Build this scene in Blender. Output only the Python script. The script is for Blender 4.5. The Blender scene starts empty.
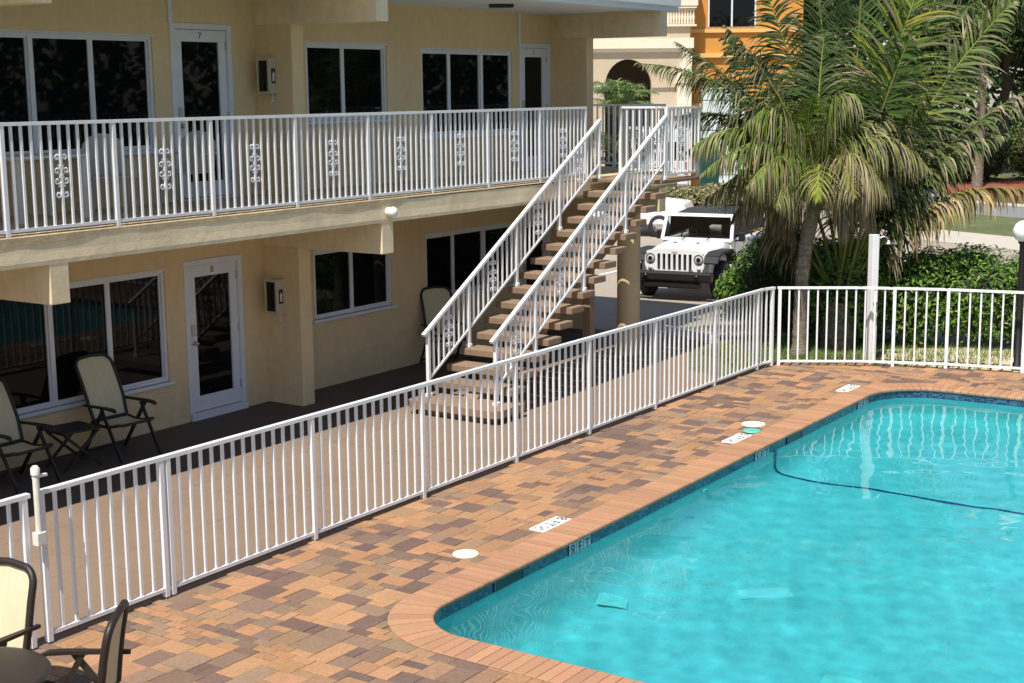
import bpy, bmesh, math, random
from mathutils import Vector, Matrix
random.seed(7)
R = math.radians
sc = bpy.context.scene
COL = sc.collection
V = Vector
FW = V((.8276, .5613, 0)); RT = V((.5613, -.8276, 0))
def L(lat, z, d): return RT * lat + FW * d + V((0, 0, z))      # metres right of / above / beyond the viewpoint's foot

# ------------------------------------------------------------------ materials
def mat(name, col, rough=.6, metal=0, var=.0, vscale=6, bump=0, bscale=40, spec=.5, attr=False, stretch=None, var2=0, v2scale=.6, streak=0):
    m = bpy.data.materials.new(name); m.use_nodes = True
    nt = m.node_tree; N = nt.nodes; K = nt.links; b = N['Principled BSDF']
    b.inputs['Roughness'].default_value = rough; b.inputs['Metallic'].default_value = metal
    b.inputs['Specular IOR Level'].default_value = spec
    b.inputs['Base Color'].default_value = (*col, 1)
    tc = N.new('ShaderNodeTexCoord'); src = tc.outputs['Object']
    if stretch:
        mp = N.new('ShaderNodeMapping'); mp.inputs['Scale'].default_value = stretch
        K.new(src, mp.inputs['Vector']); src = mp.outputs['Vector']
    out = None
    if attr:
        a = N.new('ShaderNodeAttribute'); a.attribute_name = 'Col'; out = a.outputs['Color']
    def vary(out, amt, scale, src=src):
        n = N.new('ShaderNodeTexNoise'); n.inputs['Scale'].default_value = scale; n.inputs['Detail'].default_value = 5
        n.inputs['Roughness'].default_value = .65
        K.new(src, n.inputs['Vector'])
        r = N.new('ShaderNodeMapRange'); r.inputs['From Min'].default_value = .3; r.inputs['From Max'].default_value = .7
        r.inputs['To Min'].default_value = 1 - amt; r.inputs['To Max'].default_value = 1 + amt
        K.new(n.outputs['Fac'], r.inputs['Value'])
        mx = N.new('ShaderNodeMix'); mx.data_type = 'RGBA'; mx.blend_type = 'MULTIPLY'; mx.inputs['Factor'].default_value = 1
        if out is None: mx.inputs['A'].default_value = (*col, 1)
        else: K.new(out, mx.inputs['A'])
        K.new(r.outputs['Result'], mx.inputs['B'])
        return mx.outputs['Result']
    if var: out = vary(out, var, vscale)
    if var2: out = vary(out, var2, v2scale)
    if streak:                                   # rain marks: noise drawn out along the vertical
        mp = N.new('ShaderNodeMapping'); mp.inputs['Scale'].default_value = (1, 1, .10); K.new(tc.outputs['Object'], mp.inputs['Vector'])
        out = vary(out, streak, 9, mp.outputs['Vector'])
    if out is not None: K.new(out, b.inputs['Base Color'])
    if bump:
        n = N.new('ShaderNodeTexNoise'); n.inputs['Scale'].default_value = bscale; n.inputs['Detail'].default_value = 4
        K.new(src, n.inputs['Vector'])
        bp = N.new('ShaderNodeBump'); bp.inputs['Strength'].default_value = bump; bp.inputs['Distance'].default_value = .01
        K.new(n.outputs['Fac'], bp.inputs['Height']); K.new(bp.outputs['Normal'], b.inputs['Normal'])
    return m
def leafmat(name, trans=.25, rough=.5, spec=.3):
    m = mat(name, (.1, .2, .05), rough, attr=True, spec=spec)
    nt = m.node_tree; N = nt.nodes; K = nt.links; b = N['Principled BSDF']
    a = [n for n in N if n.type == 'ATTRIBUTE'][0]
    t = N.new('ShaderNodeBsdfTranslucent'); K.new(a.outputs['Color'], t.inputs['Color'])
    mx = N.new('ShaderNodeMixShader'); mx.inputs[0].default_value = trans
    K.new(b.outputs[0], mx.inputs[1]); K.new(t.outputs[0], mx.inputs[2]); K.new(mx.outputs[0], N['Material Output'].inputs['Surface'])
    return m
M = dict(
    white=mat('white_paint', (.80, .80, .80), .38, var=.05, vscale=9),
    whiteold=mat('old_white_paint', (.72, .70, .62), .45, var=.07, vscale=14, bump=.1),
    frame=mat('window_frame_paint', (.70, .72, .76), .4, var=.04),
    stucco=mat('cream_stucco', (.72, .55, .32), .85, var=.05, vscale=7, bump=.15, bscale=45, var2=.085, v2scale=.9, streak=.03),
    trim=mat('cream_trim', (.78, .645, .42), .8, var=.07, vscale=6, bump=.25, bscale=35, var2=.09, v2scale=1.2, streak=.05),
    topping=mat('deck_topping', (.42, .30, .20), .85, var=.25, vscale=10, bump=.4, bscale=25),
    topping2=mat('floor_topping', (.50, .385, .235), .85, var=.12, vscale=12, bump=.4, bscale=25, var2=.15, v2scale=1.5),
    soffit=mat('soffit_paint', (.72, .75, .78), .7, var=.03),
    patio=mat('brown_concrete', (.215, .150, .102), .8, var=.07, vscale=22, bump=.15, bscale=90, var2=.10, v2scale=.9),
    shadefloor=mat('walkway_floor', (.085, .062, .050), .75, var=.08, vscale=8),  # patio concrete darkened in colour to stand for balcony shade
    tread=mat('tread_concrete', (.24, .162, .104), .85, var=.10, vscale=12, bump=.3, bscale=60, var2=.08),
    stringer=mat('stringer_concrete', (.27, .18, .12), .85, var=.1, vscale=9, bump=.2),
    paver=mat('pavers', (.5, .3, .2), .85, var=.16, vscale=26, bump=.5, bscale=90, attr=True, var2=.10, v2scale=1.3, spec=.25),
    joint=mat('paver_joint_sand', (.20, .13, .085), .95, var=.2, vscale=60),
    coping=mat('coping_brick', (.5, .25, .12), .75, var=.09, vscale=40, bump=.25, bscale=90, attr=True),
    plaster=mat('pool_plaster', (.47, .66, .65), .7, var=.09, vscale=1.7, var2=.08, v2scale=6),  # plaster mottling, partly painted to suggest caustic light
    glass=mat('dark_glass', (.004, .005, .006), .02, spec=.17),
    dark=mat('dark_frame', (.020, .013, .010), .5, var=.15, vscale=30),
    black=mat('black_plastic', (.012, .012, .013), .5),
    blackgloss=mat('black_gloss', (.01, .01, .012), .15),
    rubber=mat('rubber', (.02, .02, .021), .8),
    sling=mat('sling_fabric', (.60, .54, .36), .85, var=.06, vscale=5, bump=.2, bscale=400, stretch=(1, 6, 1)),
    steel=mat('brushed_metal', (.5, .5, .48), .35, metal=.9),
    carwhite=mat('white_car_paint', (.80, .80, .81), .18, spec=.6),
    carblue=mat('blue_car_paint', (.03, .06, .16), .2, spec=.6),
    softtop=mat('soft_top', (.03, .03, .032), .85, var=.15, vscale=20),
    chrome=mat('chrome', (.7, .7, .72), .12, metal=1),
    lamp=mat('lamp_lens', (.45, .47, .5), .08, spec=.8),
    opal=mat('opal_globe', (.82, .82, .80), .3),
    grey=mat('grey_mark', (.25, .25, .27), .6),
    ink=mat('black_ink', (.02, .02, .022), .6),
    red=mat('red_paint', (.45, .05, .05), .5),
    paper=mat('white_paper', (.72, .72, .70), .7),
    tilewhite=mat('white_tile', (.78, .78, .76), .4, var=.05),
    cabinet=mat('cabinet_paint', (.50, .44, .32), .5, var=.06, vscale=20),
    chairgrey=mat('shade_grey_plastic', (.46, .43, .37), .6, var=.06, vscale=14),  # white plastic greyed in colour to stand for walkway shade
    cream=mat('cream_plastic', (.80, .72, .52), .5, var=.04, vscale=20),
    teal=mat('teal_plastic', (.12, .46, .38), .45, var=.08, vscale=20),
    mint=mat('mint_plastic', (.62, .86, .76), .5, var=.05),
    stripe=mat('navy_tile', (.006, .05, .18), .4),
    trunk=mat('palm_bark', (.20, .165, .125), .95, var=.5, vscale=7, bump=1.0, bscale=16, stretch=(1, 1, 4)),
    bark=mat('bark', (.10, .07, .05), .95, var=.3, vscale=8, bump=.6),
    leaf=leafmat('leaves', .2, .5, .22), frond=leafmat('palm_leaflets', .18, .55, .15),
    core=mat('inner_shade', (.020, .026, .010), .95, var=.4, vscale=12),  # near-black fill colour standing for shade inside the bushes
    petiole=mat('petiole', (.26, .24, .06), .5, var=.2, vscale=8),
    lawn=mat('lawn_soil', (.10, .115, .04), .95, var=.3, vscale=3, bump=.5, bscale=60, var2=.25, v2scale=.5),
    sand=mat('sandy_soil', (.50, .42, .29), .95, var=.15, vscale=5, bump=.4, bscale=30),
    parking=mat('pale_asphalt', (.33, .28, .225), .85, var=.08, vscale=6, bump=.15, bscale=120, var2=.06, v2scale=.4),
    asphalt=mat('grey_asphalt', (.20, .195, .19), .85, var=.06, vscale=3, bump=.1, bscale=120),
    sidewalk=mat('sidewalk_concrete', (.46, .42, .35), .85, var=.07, vscale=3, bump=.1, bscale=80),
    mulch=mat('red_mulch', (.24, .062, .03), .95, var=.35, vscale=7, bump=.8, bscale=30),
    groundcover=mat('dry_cover_soil', (.30, .25, .12), .95, var=.4, vscale=4),
    orange=mat('orange_stucco', (.60, .27, .05), .85, var=.05, vscale=2, bump=.1),
    tancream=mat('tan_stucco', (.52, .42, .29), .85, var=.05, vscale=2, bump=.1),
    palecream=mat('pale_stucco', (.76, .68, .52), .8, var=.04),
    garage=mat('pale_garage_paint', (.66, .74, .72), .5, var=.03),
    greenbin=mat('green_bin_plastic', (.012, .06, .045), .5),
)
# pool waterline mosaic
def tile_mat():
    m = mat('waterline_mosaic', (.02, .08, .16), .2, spec=.6); nt = m.node_tree; N = nt.nodes; K = nt.links
    tc = N.new('ShaderNodeTexCoord'); sp = N.new('ShaderNodeSeparateXYZ'); K.new(tc.outputs['UV'], sp.inputs[0])
    v = N.new('ShaderNodeTexVoronoi'); v.distance = 'CHEBYCHEV'; v.inputs['Randomness'].default_value = 0; v.inputs['Scale'].default_value = 22
    K.new(tc.outputs['UV'], v.inputs['Vector'])
    cr = N.new('ShaderNodeValToRGB'); e = cr.color_ramp.elements
    e[0].color = (.003, .012, .035, 1); e[1].color = (.045, .13, .22, 1); e.new(.5).color = (.008, .04, .10, 1)
    sx = N.new('ShaderNodeSeparateColor'); K.new(v.outputs['Color'], sx.inputs[0]); K.new(sx.outputs[0], cr.inputs[0])
    g = N.new('ShaderNodeMath'); g.operation = 'GREATER_THAN'; g.inputs[1].default_value = .455; K.new(v.outputs['Distance'], g.inputs[0])
    mx = N.new('ShaderNodeMix'); mx.data_type = 'RGBA'; K.new(g.outputs[0], mx.inputs['Factor']); K.new(cr.outputs[0], mx.inputs['A']); mx.inputs['B'].default_value = (.09, .13, .17, 1)
    K.new(mx.outputs['Result'], N['Principled BSDF'].inputs['Base Color'])
    return m
M['mosaic'] = tile_mat()
def water_mat():
    m = bpy.data.materials.new('pool_water'); m.use_nodes = True; nt = m.node_tree; N = nt.nodes; K = nt.links
    N.remove(N['Principled BSDF']); out = N['Material Output']
    tr = N.new('ShaderNodeBsdfRefraction'); tr.inputs['Color'].default_value = (.36, .875, .93, 1); tr.inputs['Roughness'].default_value = 0; tr.inputs['IOR'].default_value = 1.33
    gl = N.new('ShaderNodeBsdfGlossy'); gl.inputs['Roughness'].default_value = 0
    fr = N.new('ShaderNodeFresnel'); fr.inputs['IOR'].default_value = 1.33
    mx = N.new('ShaderNodeMixShader'); K.new(fr.outputs[0], mx.inputs[0]); K.new(tr.outputs[0], mx.inputs[1]); K.new(gl.outputs[0], mx.inputs[2])
    K.new(mx.outputs[0], out.inputs['Surface'])
    return m
M['water'] = water_mat()
def car_glass():
    m = bpy.data.materials.new('car_glass'); m.use_nodes = True; nt = m.node_tree; N = nt.nodes; K = nt.links
    N.remove(N['Principled BSDF']); tr = N.new('ShaderNodeBsdfTransparent'); tr.inputs[0].default_value = (.55, .64, .64, 1)
    gl = N.new('ShaderNodeBsdfGlossy'); gl.inputs['Roughness'].default_value = .03; fr = N.new('ShaderNodeFresnel'); fr.inputs['IOR'].default_value = 1.6
    mx = N.new('ShaderNodeMixShader'); K.new(fr.outputs[0], mx.inputs[0]); K.new(tr.outputs[0], mx.inputs[1]); K.new(gl.outputs[0], mx.inputs[2]); K.new(mx.outputs[0], N['Material Output'].inputs['Surface'])
    return m
M['carglass'] = car_glass()

# ------------------------------------------------------------------ mesh building
class MB:
    def __init__(s): s.v = []; s.f = []; s.c = []; s.smooth = []; s.uv = None
    def add(s, vs, fs, c=None, smooth=False):
        o = len(s.v); s.v += [tuple(x) for x in vs]; s.f += [tuple(i + o for i in f) for f in fs]
        s.c += [c] * len(fs); s.smooth += [smooth] * len(fs); return s
    def box(s, a, b, mtx=None, c=None, bev=0):
        x0, y0, z0 = a; x1, y1, z1 = b
        if bev:
            bm = bmesh.new(); bmesh.ops.create_cube(bm, size=1)
            for v in bm.verts: v.co = V(((x0+x1)/2 + v.co.x*(x1-x0), (y0+y1)/2 + v.co.y*(y1-y0), (z0+z1)/2 + v.co.z*(z1-z0)))
            bmesh.ops.bevel(bm, geom=bm.edges[:], offset=bev, segments=2, affect='EDGES', profile=.5)
            bm.verts.index_update(); vs = [v.co.copy() for v in bm.verts]; fs = [[v.index for v in f.verts] for f in bm.faces]; bm.free()
        else:
            vs = [V((x, y, z)) for x in (x0, x1) for y in (y0, y1) for z in (z0, z1)]
            fs = [(0, 1, 3, 2), (4, 6, 7, 5), (0, 4, 5, 1), (2, 3, 7, 6), (0, 2, 6, 4), (1, 5, 7, 3)]
        if mtx: vs = [mtx @ v for v in vs]
        return s.add(vs, fs, c)
    def bar(s, p, q, w, h, up=(0, 0, 1), c=None):      # rectangular bar from p to q
        p = V(p); q = V(q); t = (q - p).normalized(); sd = t.cross(V(up))
        if sd.length < 1e-4: sd = t.cross(V((1, 0, 0)))
        sd.normalize(); u = sd.cross(t)
        vs = [e + sd * a * w / 2 + u * b * h / 2 for e in (p, q) for a, b in ((-1, -1), (1, -1), (1, 1), (-1, 1))]
        return s.add(vs, [(3, 2, 1, 0), (4, 5, 6, 7), (0, 1, 5, 4), (1, 2, 6, 5), (2, 3, 7, 6), (3, 0, 4, 7)], c)
    def tube(s, pts, r, n=8, c=None, cap=True):
        pts = [V(p) for p in pts]; k = len(pts); rs = r if isinstance(r, (list, tuple)) else [r] * k
        vs = []; fs = []; ref = None
        for i, p in enumerate(pts):
            t = (pts[min(i + 1, k - 1)] - pts[max(i - 1, 0)]).normalized()
            if ref is None: ref = t.orthogonal().normalized()
            ref = (ref - t * ref.dot(t)).normalized(); b = t.cross(ref)
            vs += [p + (ref * math.cos(2*math.pi*j/n) + b * math.sin(2*math.pi*j/n)) * rs[i] for j in range(n)]
        for i in range(k - 1):
            for j in range(n): fs.append((i*n+j, i*n+(j+1) % n, (i+1)*n+(j+1) % n, (i+1)*n+j))
        s.add(vs, fs, c, True)
        if cap: s.add(vs[:n], [tuple(range(n))[::-1]], c); s.add(vs[-n:], [tuple(range(n))], c)
        return s
    def lathe(s, prof, o=(0, 0, 0), n=20, mtx=None, c=None):
        vs = [V((r*math.cos(2*math.pi*j/n), r*math.sin(2*math.pi*j/n), z)) + V(o) for r, z in prof for j in range(n)]
        if mtx: vs = [mtx @ v for v in vs]
        fs = [(i*n+j, i*n+(j+1) % n, (i+1)*n+(j+1) % n, (i+1)*n+j) for i in range(len(prof)-1) for j in range(n)]
        return s.add(vs, fs, c, True)
    def prism(s, poly, d0, d1, mtx=None, c=None):      # polygon in xy, extruded along z
        n = len(poly); vs = [V((x, y, z)) for z in (d0, d1) for x, y in poly]
        if mtx: vs = [mtx @ v for v in vs]
        return s.add(vs, [tuple(range(n))[::-1], tuple(range(n, 2*n))] + [(i, (i+1) % n, n+(i+1) % n, n+i) for i in range(n)], c)
    def build(s, name, m, parent=None):
        me = bpy.data.meshes.new(name); me.from_pydata(s.v, [], s.f); me.update()
        me.materials.append(M[m] if isinstance(m, str) else m)
        if any(s.smooth): me.polygons.foreach_set('use_smooth', s.smooth)
        if any(c is not None for c in s.c):
            ca = me.color_attributes.new('Col', 'FLOAT_COLOR', 'CORNER'); buf = []
            for f, c in zip(s.f, s.c):
                c = c or (.5, .5, .5)
                if isinstance(c[0], (tuple, list)):
                    for q in c: buf += [*q, 1]
                else: buf += [*c, 1] * len(f)
            ca.data.foreach_set('color', buf)
        if s.uv:
            uv = me.uv_layers.new(name='UVMap'); uv.data.foreach_set('uv', s.uv)
        o = bpy.data.objects.new(name, me); COL.objects.link(o)
        if parent: o.parent = parent
        return o
def empty(name, loc=(0, 0, 0), rz=0):
    o = bpy.data.objects.new(name, None); COL.objects.link(o); o.location = loc; o.rotation_euler = (0, 0, rz); o.empty_display_size = .1; return o
def tag(o, label=None, cat=None, group=None, kind=None):
    if label: o['label'] = label
    if cat: o['category'] = cat
    if group: o['group'] = group
    if kind: o['kind'] = kind
    return o
def struct(o): o['kind'] = 'structure'; return o
def copy_of(o, parent=None, loc=None):
    c = o.copy(); COL.objects.link(c); c.parent = parent
    if loc is not None: c.location = loc
    return c
def copy_tree(o, parent=None):
    c = copy_of(o, parent)
    for ch in list(o.children): copy_tree(ch, c)
    return c
def text(name, s, size, m, mtx, parent, ext=.002, sx=1):
    cu = bpy.data.curves.new(name, 'FONT'); cu.body = s; cu.size = size; cu.extrude = ext; cu.align_x = 'CENTER'; cu.align_y = 'CENTER'; cu.space_character = 1.05
    t = bpy.data.objects.new(name, cu); COL.objects.link(t); dg = bpy.context.evaluated_depsgraph_get()
    me = bpy.data.meshes.new_from_object(t.evaluated_get(dg)); bpy.data.objects.remove(t); bpy.data.curves.remove(cu)
    for v in me.vertices: v.co = mtx @ V((v.co.x * sx, v.co.y, v.co.z))
    me.materials.clear(); me.materials.append(M[m]); o = bpy.data.objects.new(name, me); COL.objects.link(o); o.parent = parent; return o
def sheet(name, poly, z, m, holes=None):
    return struct(MB().add([(x, y, z) for x, y in poly], [tuple(range(len(poly)))]).build(name, m))

# ------------------------------------------------------------------ pool outline
PX0, PX1, PY0, PY1 = 8.86, 20.4, .6, 7.13
def outline(off, rad=(.55, .55, .85, .55), n=10):
    # rounded rectangle, grown outward by off; corners: near-left, near-right, far-right, far-left as (x,y)
    pts = []
    cs = [((PX0, PY1), .60, 90), ((PX0, PY0), .6, 180), ((PX1, PY0), .8, 270), ((PX1, PY1), .85, 0)]
    for (cx, cy), r, a0 in cs:
        ox = cx + r if cx == PX0 else cx - r; oy = cy + r if cy == PY0 else cy - r
        for i in range(n + 1):
            a = R(a0 + 90 * i / n); pts.append((ox + (r + off) * math.cos(a), oy + (r + off) * math.sin(a)))
    return pts          # anticlockwise starting at near-left top
def inside_pool(x, y, off):
    for (cx, cy, r) in ((PX0, PY1, .6), (PX0, PY0, .6), (PX1, PY0, .8), (PX1, PY1, .85)):
        ox = cx + r if cx == PX0 else cx - r; oy = cy + r if cy == PY0 else cy - r
        if (x < ox) == (cx == PX0) and (x - ox) * (1 if cx == PX0 else -1) < 0 and (y - oy) * (1 if cy == PY0 else -1) < 0:
            return (x - ox) ** 2 + (y - oy) ** 2 < (r + off) ** 2
    return PX0 - off < x < PX1 + off and PY0 - off < y < PY1 + off

# ------------------------------------------------------------------ ground
g = MB()
B = 260
for (x0, y0, x1, y1) in ((-B, -B, PX0, B), (PX1, -B, B, B), (PX0, -B, PX1, PY0), (PX0, PY1, PX1, B)):
    g.add([(x0, y0, -.03), (x1, y0, -.03), (x1, y1, -.03), (x0, y1, -.03)], [(0, 1, 2, 3)])
struct(g.build('ground', 'lawn'))
j = MB()
for (x0, y0, x1, y1) in ((-3, -3, PX0, 9.36), (PX0, PY1, PX1, 9.36), (PX1, 6, 21.55, 9.36), (PX1, -3, 22.35, 6), (PX0, -3, PX1, PY0)):
    j.add([(x0, y0, -.013), (x1, y0, -.013), (x1, y1, -.013), (x0, y1, -.013)], [(0, 1, 2, 3)])
struct(j.build('deck_bedding', 'joint'))
# right fence line (x at y) limits the pavers
FR = [(20.85, 9.2), (21.55, 8.05), (21.72, 7.62), (22.0, 6.85), (22.25, 5.7), (22.35, 4.2), (22.4, 2.5), (22.42, .5)]
def fr_x(y):
    for (xa, ya), (xb, yb) in zip(FR, FR[1:]):
        if yb <= y <= ya: return xa + (xb - xa) * (ya - y) / (ya - yb)
    return 20.85 if y > 9.2 else 22.42
PAL = [((.372, .203, .108), 27), ((.35, .19, .095), 21), ((.30, .178, .102), 18), ((.255, .168, .108), 15), ((.160, .102, .080), 15), ((.200, .126, .090), 14), ((.140, .092, .076), 6)]
def paver_col():
    t = random.uniform(0, sum(w for _, w in PAL))
    for c, w in PAL:
        t -= w
        if t <= 0: break
    k = random.uniform(.9, 1.1); return tuple(x * k * random.uniform(.97, 1.03) for x in c)
u = .099; NX = int(25.5 / u); NY = int(12.4 / u); occ = [[False] * NY for _ in range(NX)]
pv = MB(); gx0, gy0 = -3.0, -3.0
SZ = [(2, 2), (3, 2), (3, 2), (2, 3), (3, 3), (2, 2), (4, 2), (2, 1), (1, 2)]
for jy in range(NY):
    for ix in range(NX):
        if occ[ix][jy]: continue
        opts = SZ[:]; random.shuffle(opts); opts.append((1, 1))
        for (a, b) in opts:
            if ix + a <= NX and jy + b <= NY and not any(occ[ix+p][jy+q] for p in range(a) for q in range(b)): break
        for p in range(a):
            for q in range(b): occ[ix+p][jy+q] = True
        x0, y0 = gx0 + ix*u, gy0 + jy*u; x1, y1 = x0 + a*u, y0 + b*u; cx, cy = (x0+x1)/2, (y0+y1)/2
        if y1 > 9.37 or cx > fr_x(cy) + .12: continue
        if all(inside_pool(X, Y, .33) for X in (x0, x1) for Y in (y0, y1)) or inside_pool(cx, cy, .2): continue
        if any(inside_pool(X, Y, .03) for X in (x0, x1) for Y in (y0, y1)): continue
        z = random.uniform(-.0016, .0016); gp = .0028; tx = random.uniform(-.0012, .0012); ty = random.uniform(-.0012, .0012); bv = .004
        vs = []
        for d, zz in ((gp, -.012), (gp, -.0025), (gp + bv, 0)):
            vs += [(x0+d, y0+d, zz+z-tx-ty), (x1-d, y0+d, zz+z+tx-ty), (x1-d, y1-d, zz+z+tx+ty), (x0+d, y1-d, zz+z-tx+ty)]
        fs = [(8, 9, 10, 11)] + [(k, (k+1) % 4, 4+(k+1) % 4, 4+k) for k in range(4)] + [(4+k, 4+(k+1) % 4, 8+(k+1) % 4, 8+k) for k in range(4)]
        pv.add(vs, fs, paver_col())
struct(pv.build('pool_deck', 'paver'))
# coping bricks around the pool
cp = MB()
def resample(pts, step):
    P = [V((x, y, 0)) for x, y in pts]; P.append(P[0]); d = [0]
    for a, b in zip(P, P[1:]): d.append(d[-1] + (b - a).length)
    n = int(d[-1] / step); out = []
    k = 0
    for i in range(n):
        s = d[-1] * i / n
        while d[k+1] < s: k += 1
        t = (s - d[k]) / max(1e-9, d[k+1] - d[k]); out.append(P[k].lerp(P[k+1], t))
    return out
mid = resample(outline(.17), .108)
for i, p in enumerate(mid):
    q = mid[(i+1) % len(mid)]; t = (q - p).normalized(); nrm = V((t.y, -t.x, 0))
    # wedge bricks: shrink / spread with the curve
    pr = mid[i-1]; t0 = (q - pr).normalized(); nx = mid[(i+2) % len(mid)]; t1 = (nx - p).normalized()
    n0 = V((t0.y, -t0.x, 0)); n1 = V((t1.y, -t1.x, 0)); zt = .012 + random.uniform(-.0012, .0012); gp = .0030
    def cr(o, z, e=0):
        a = p + n0 * o + t * (gp + e); b = q + n1 * o - t * (gp + e); return [(a.x, a.y, z), (b.x, b.y, z)]
    prof = [(.185, -.012), (.185, zt-.004), (.180, zt), (-.165, zt), (-.183, zt-.006), (-.19, zt-.018), (-.188, zt-.038), (-.175, zt-.05), (-.10, zt-.05)]
    vs = []
    for o, z in prof: vs += cr(o, z)
    fs = [(2*k, 2*k+1, 2*k+3, 2*k+2) for k in range(len(prof)-1)]
    fs += [tuple(2*k for k in range(len(prof))), tuple(2*k+1 for k in range(len(prof)))[::-1]]
    k = random.uniform(.86, 1.1); c = (.405*k, .212*k*random.uniform(.96, 1.05), .116*k)
    cp.add(vs, [f[::-1] for f in fs], c)
struct(cp.build('pool_coping', 'coping'))
cb = MB(); oi = outline(.0); oo = outline(.36); n = len(oi)
cb.add([(x, y, .004) for x, y in oi] + [(x, y, .004) for x, y in oo], [(i, (i+1) % n, n+(i+1) % n, n+i) for i in range(n)])
struct(cb.build('coping_mortar', mat('coping_mortar', (.36, .25, .165), .95, var=.1, vscale=40)))
# basin
def depth_at(x):
    if x > 16.4: return -1.25
    if x < 11.5: return -1.65
    return -1.25 - .40 * (16.4 - x) / 4.9
def densify(pts):
    # extra points along the long sides so the floor's slope breaks are followed
    br_ = [10.3, 11.5, 12.6, 13.8, 15, 16.4, 17.5, 18.6]; m_ = 11
    y1 = pts[0][1]; y0 = pts[2*m_-1][1]
    return pts[:2*m_] + [(x, y0) for x in br_] + pts[2*m_:] + [(x, y1) for x in br_[::-1]]
bs = MB(); rings = []
for off, zf in ((0, 0), (0, .65), (-.03, .80), (-.12, .93), (-.24, .98), (-.42, 1.0)):
    pts = densify(outline(off))
    rings.append([(x, y, -.16 + (depth_at(x) + .16) * zf) for x, y in pts])
vs = [p for r_ in rings for p in r_]
nr = len(rings[0]); fs = [(k*nr+i, k*nr+(i+1) % nr, (k+1)*nr+(i+1) % nr, (k+1)*nr+i) for k in range(len(rings)-1) for i in range(nr)]
bs.add(vs, [f[::-1] for f in fs], smooth=True)
IN = -.42; ya_, yb_ = PY1 + IN, PY0 - IN
top_ = [PX0 + .6, 10.3, 11.5, 12.6, 13.8, 15, 16.4, 17.5, 18.6, PX1 - .85]
for xa, xb in zip(top_, top_[1:]):
    bs.add([(xa, yb_, depth_at(xa)), (xb, yb_, depth_at(xb)), (xb, ya_, depth_at(xb)), (xa, ya_, depth_at(xa))], [(0, 1, 2, 3)])
inr = outline(IN); m_ = 11
capn = [(PX0 + .6, ya_)] + inr[0:2*m_] + [(PX0 + .6, yb_)]; capf = [(PX1 - .85, yb_)] + inr[2*m_:] + [(PX1 - .85, ya_)]
for cap in (capn, capf): bs.add([(x, y, depth_at(x)) for x, y in cap], [tuple(range(len(cap)))])
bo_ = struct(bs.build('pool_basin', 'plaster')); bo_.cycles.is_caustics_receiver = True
# mosaic band
tb = MB(); uv = []; acc = 0; A = outline(.002)
for i in range(n):
    a = A[i]; b = A[(i+1) % n]; d = math.dist(a, b)
    tb.add([(a[0], a[1], -.165), (b[0], b[1], -.165), (b[0], b[1], -.012), (a[0], a[1], -.012)], [(3, 2, 1, 0)])
    uv += [acc, .258, acc + d, .258, acc + d, 0, acc, 0]; acc += d
tb.uv = uv; struct(tb.build('waterline_tiles', 'mosaic')).cycles.is_caustics_receiver = True
WZ = -.125
def wave(x, y):
    h = 0
    for kx, ky, a_, ph in WAVES: h += a_*math.sin(kx*x + ky*y + ph)
    return h
WAVES = []
_r = random.Random(3)
for lam, amp, k in ((1.9, .0032, 4), (.9, .0015, 6), (.42, .0008, 8), (.22, .00028, 8)):
    for _ in range(k):
        th = _r.gauss(.6, .9); WAVES.append((2*math.pi/lam*math.cos(th)*_r.uniform(.8, 1.2), 2*math.pi/lam*math.sin(th), amp*_r.uniform(.5, 1)/math.sqrt(k)*1.4, _r.uniform(0, 6.28)))
w = MB(); st_ = .05; x0, x1, y0, y1 = PX0 - .04, PX1 + .04, PY0 - .04, PY1 + .04
nx_, ny_ = int((x1-x0)/st_), int((y1-y0)/st_); idx = {}
for i in range(nx_+1):
    for j_ in range(ny_+1):
        x = x0 + (x1-x0)*i/nx_; y = y0 + (y1-y0)*j_/ny_
        if inside_pool(x, y, .06): idx[i, j_] = len(w.v); w.v.append((x, y, WZ + wave(x, y)))
for i in range(nx_):
    for j_ in range(ny_):
        q = [(i, j_), (i+1, j_), (i+1, j_+1), (i, j_+1)]
        if all(k in idx for k in q): w.f.append(tuple(idx[k] for k in q))
w.c = [None]*len(w.f); w.smooth = [True]*len(w.f)
wo = struct(w.build('pool_water', 'water')); wo.cycles.is_caustics_caster = True
# depth break stripe across the floor and up the wall
stp = [(16.3, 7.118, -.10), (16.3, 7.118, -.42)]
so = MB(); dz = lambda zf: -.16 + (-1.25 + .16)*zf; cs = [(7.118, -.13)] + [(7.128 + o, dz(zf)) for o, zf in ((0, .65), (-.03, .80), (-.12, .93), (-.24, .98), (-.42, 1.0))] + [(PY0 + .42, -1.25)]
for (ya, za), (yb, zb) in zip(cs, cs[1:]):
    so.add([(16.27, ya-.004, za), (16.33, ya-.004, za), (16.33, yb-.004, zb+.003), (16.27, yb-.004, zb+.003)], [(0, 1, 2, 3)])
struct(so.build('pool_floor_stripe', 'stripe')).cycles.is_caustics_receiver = True

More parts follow.
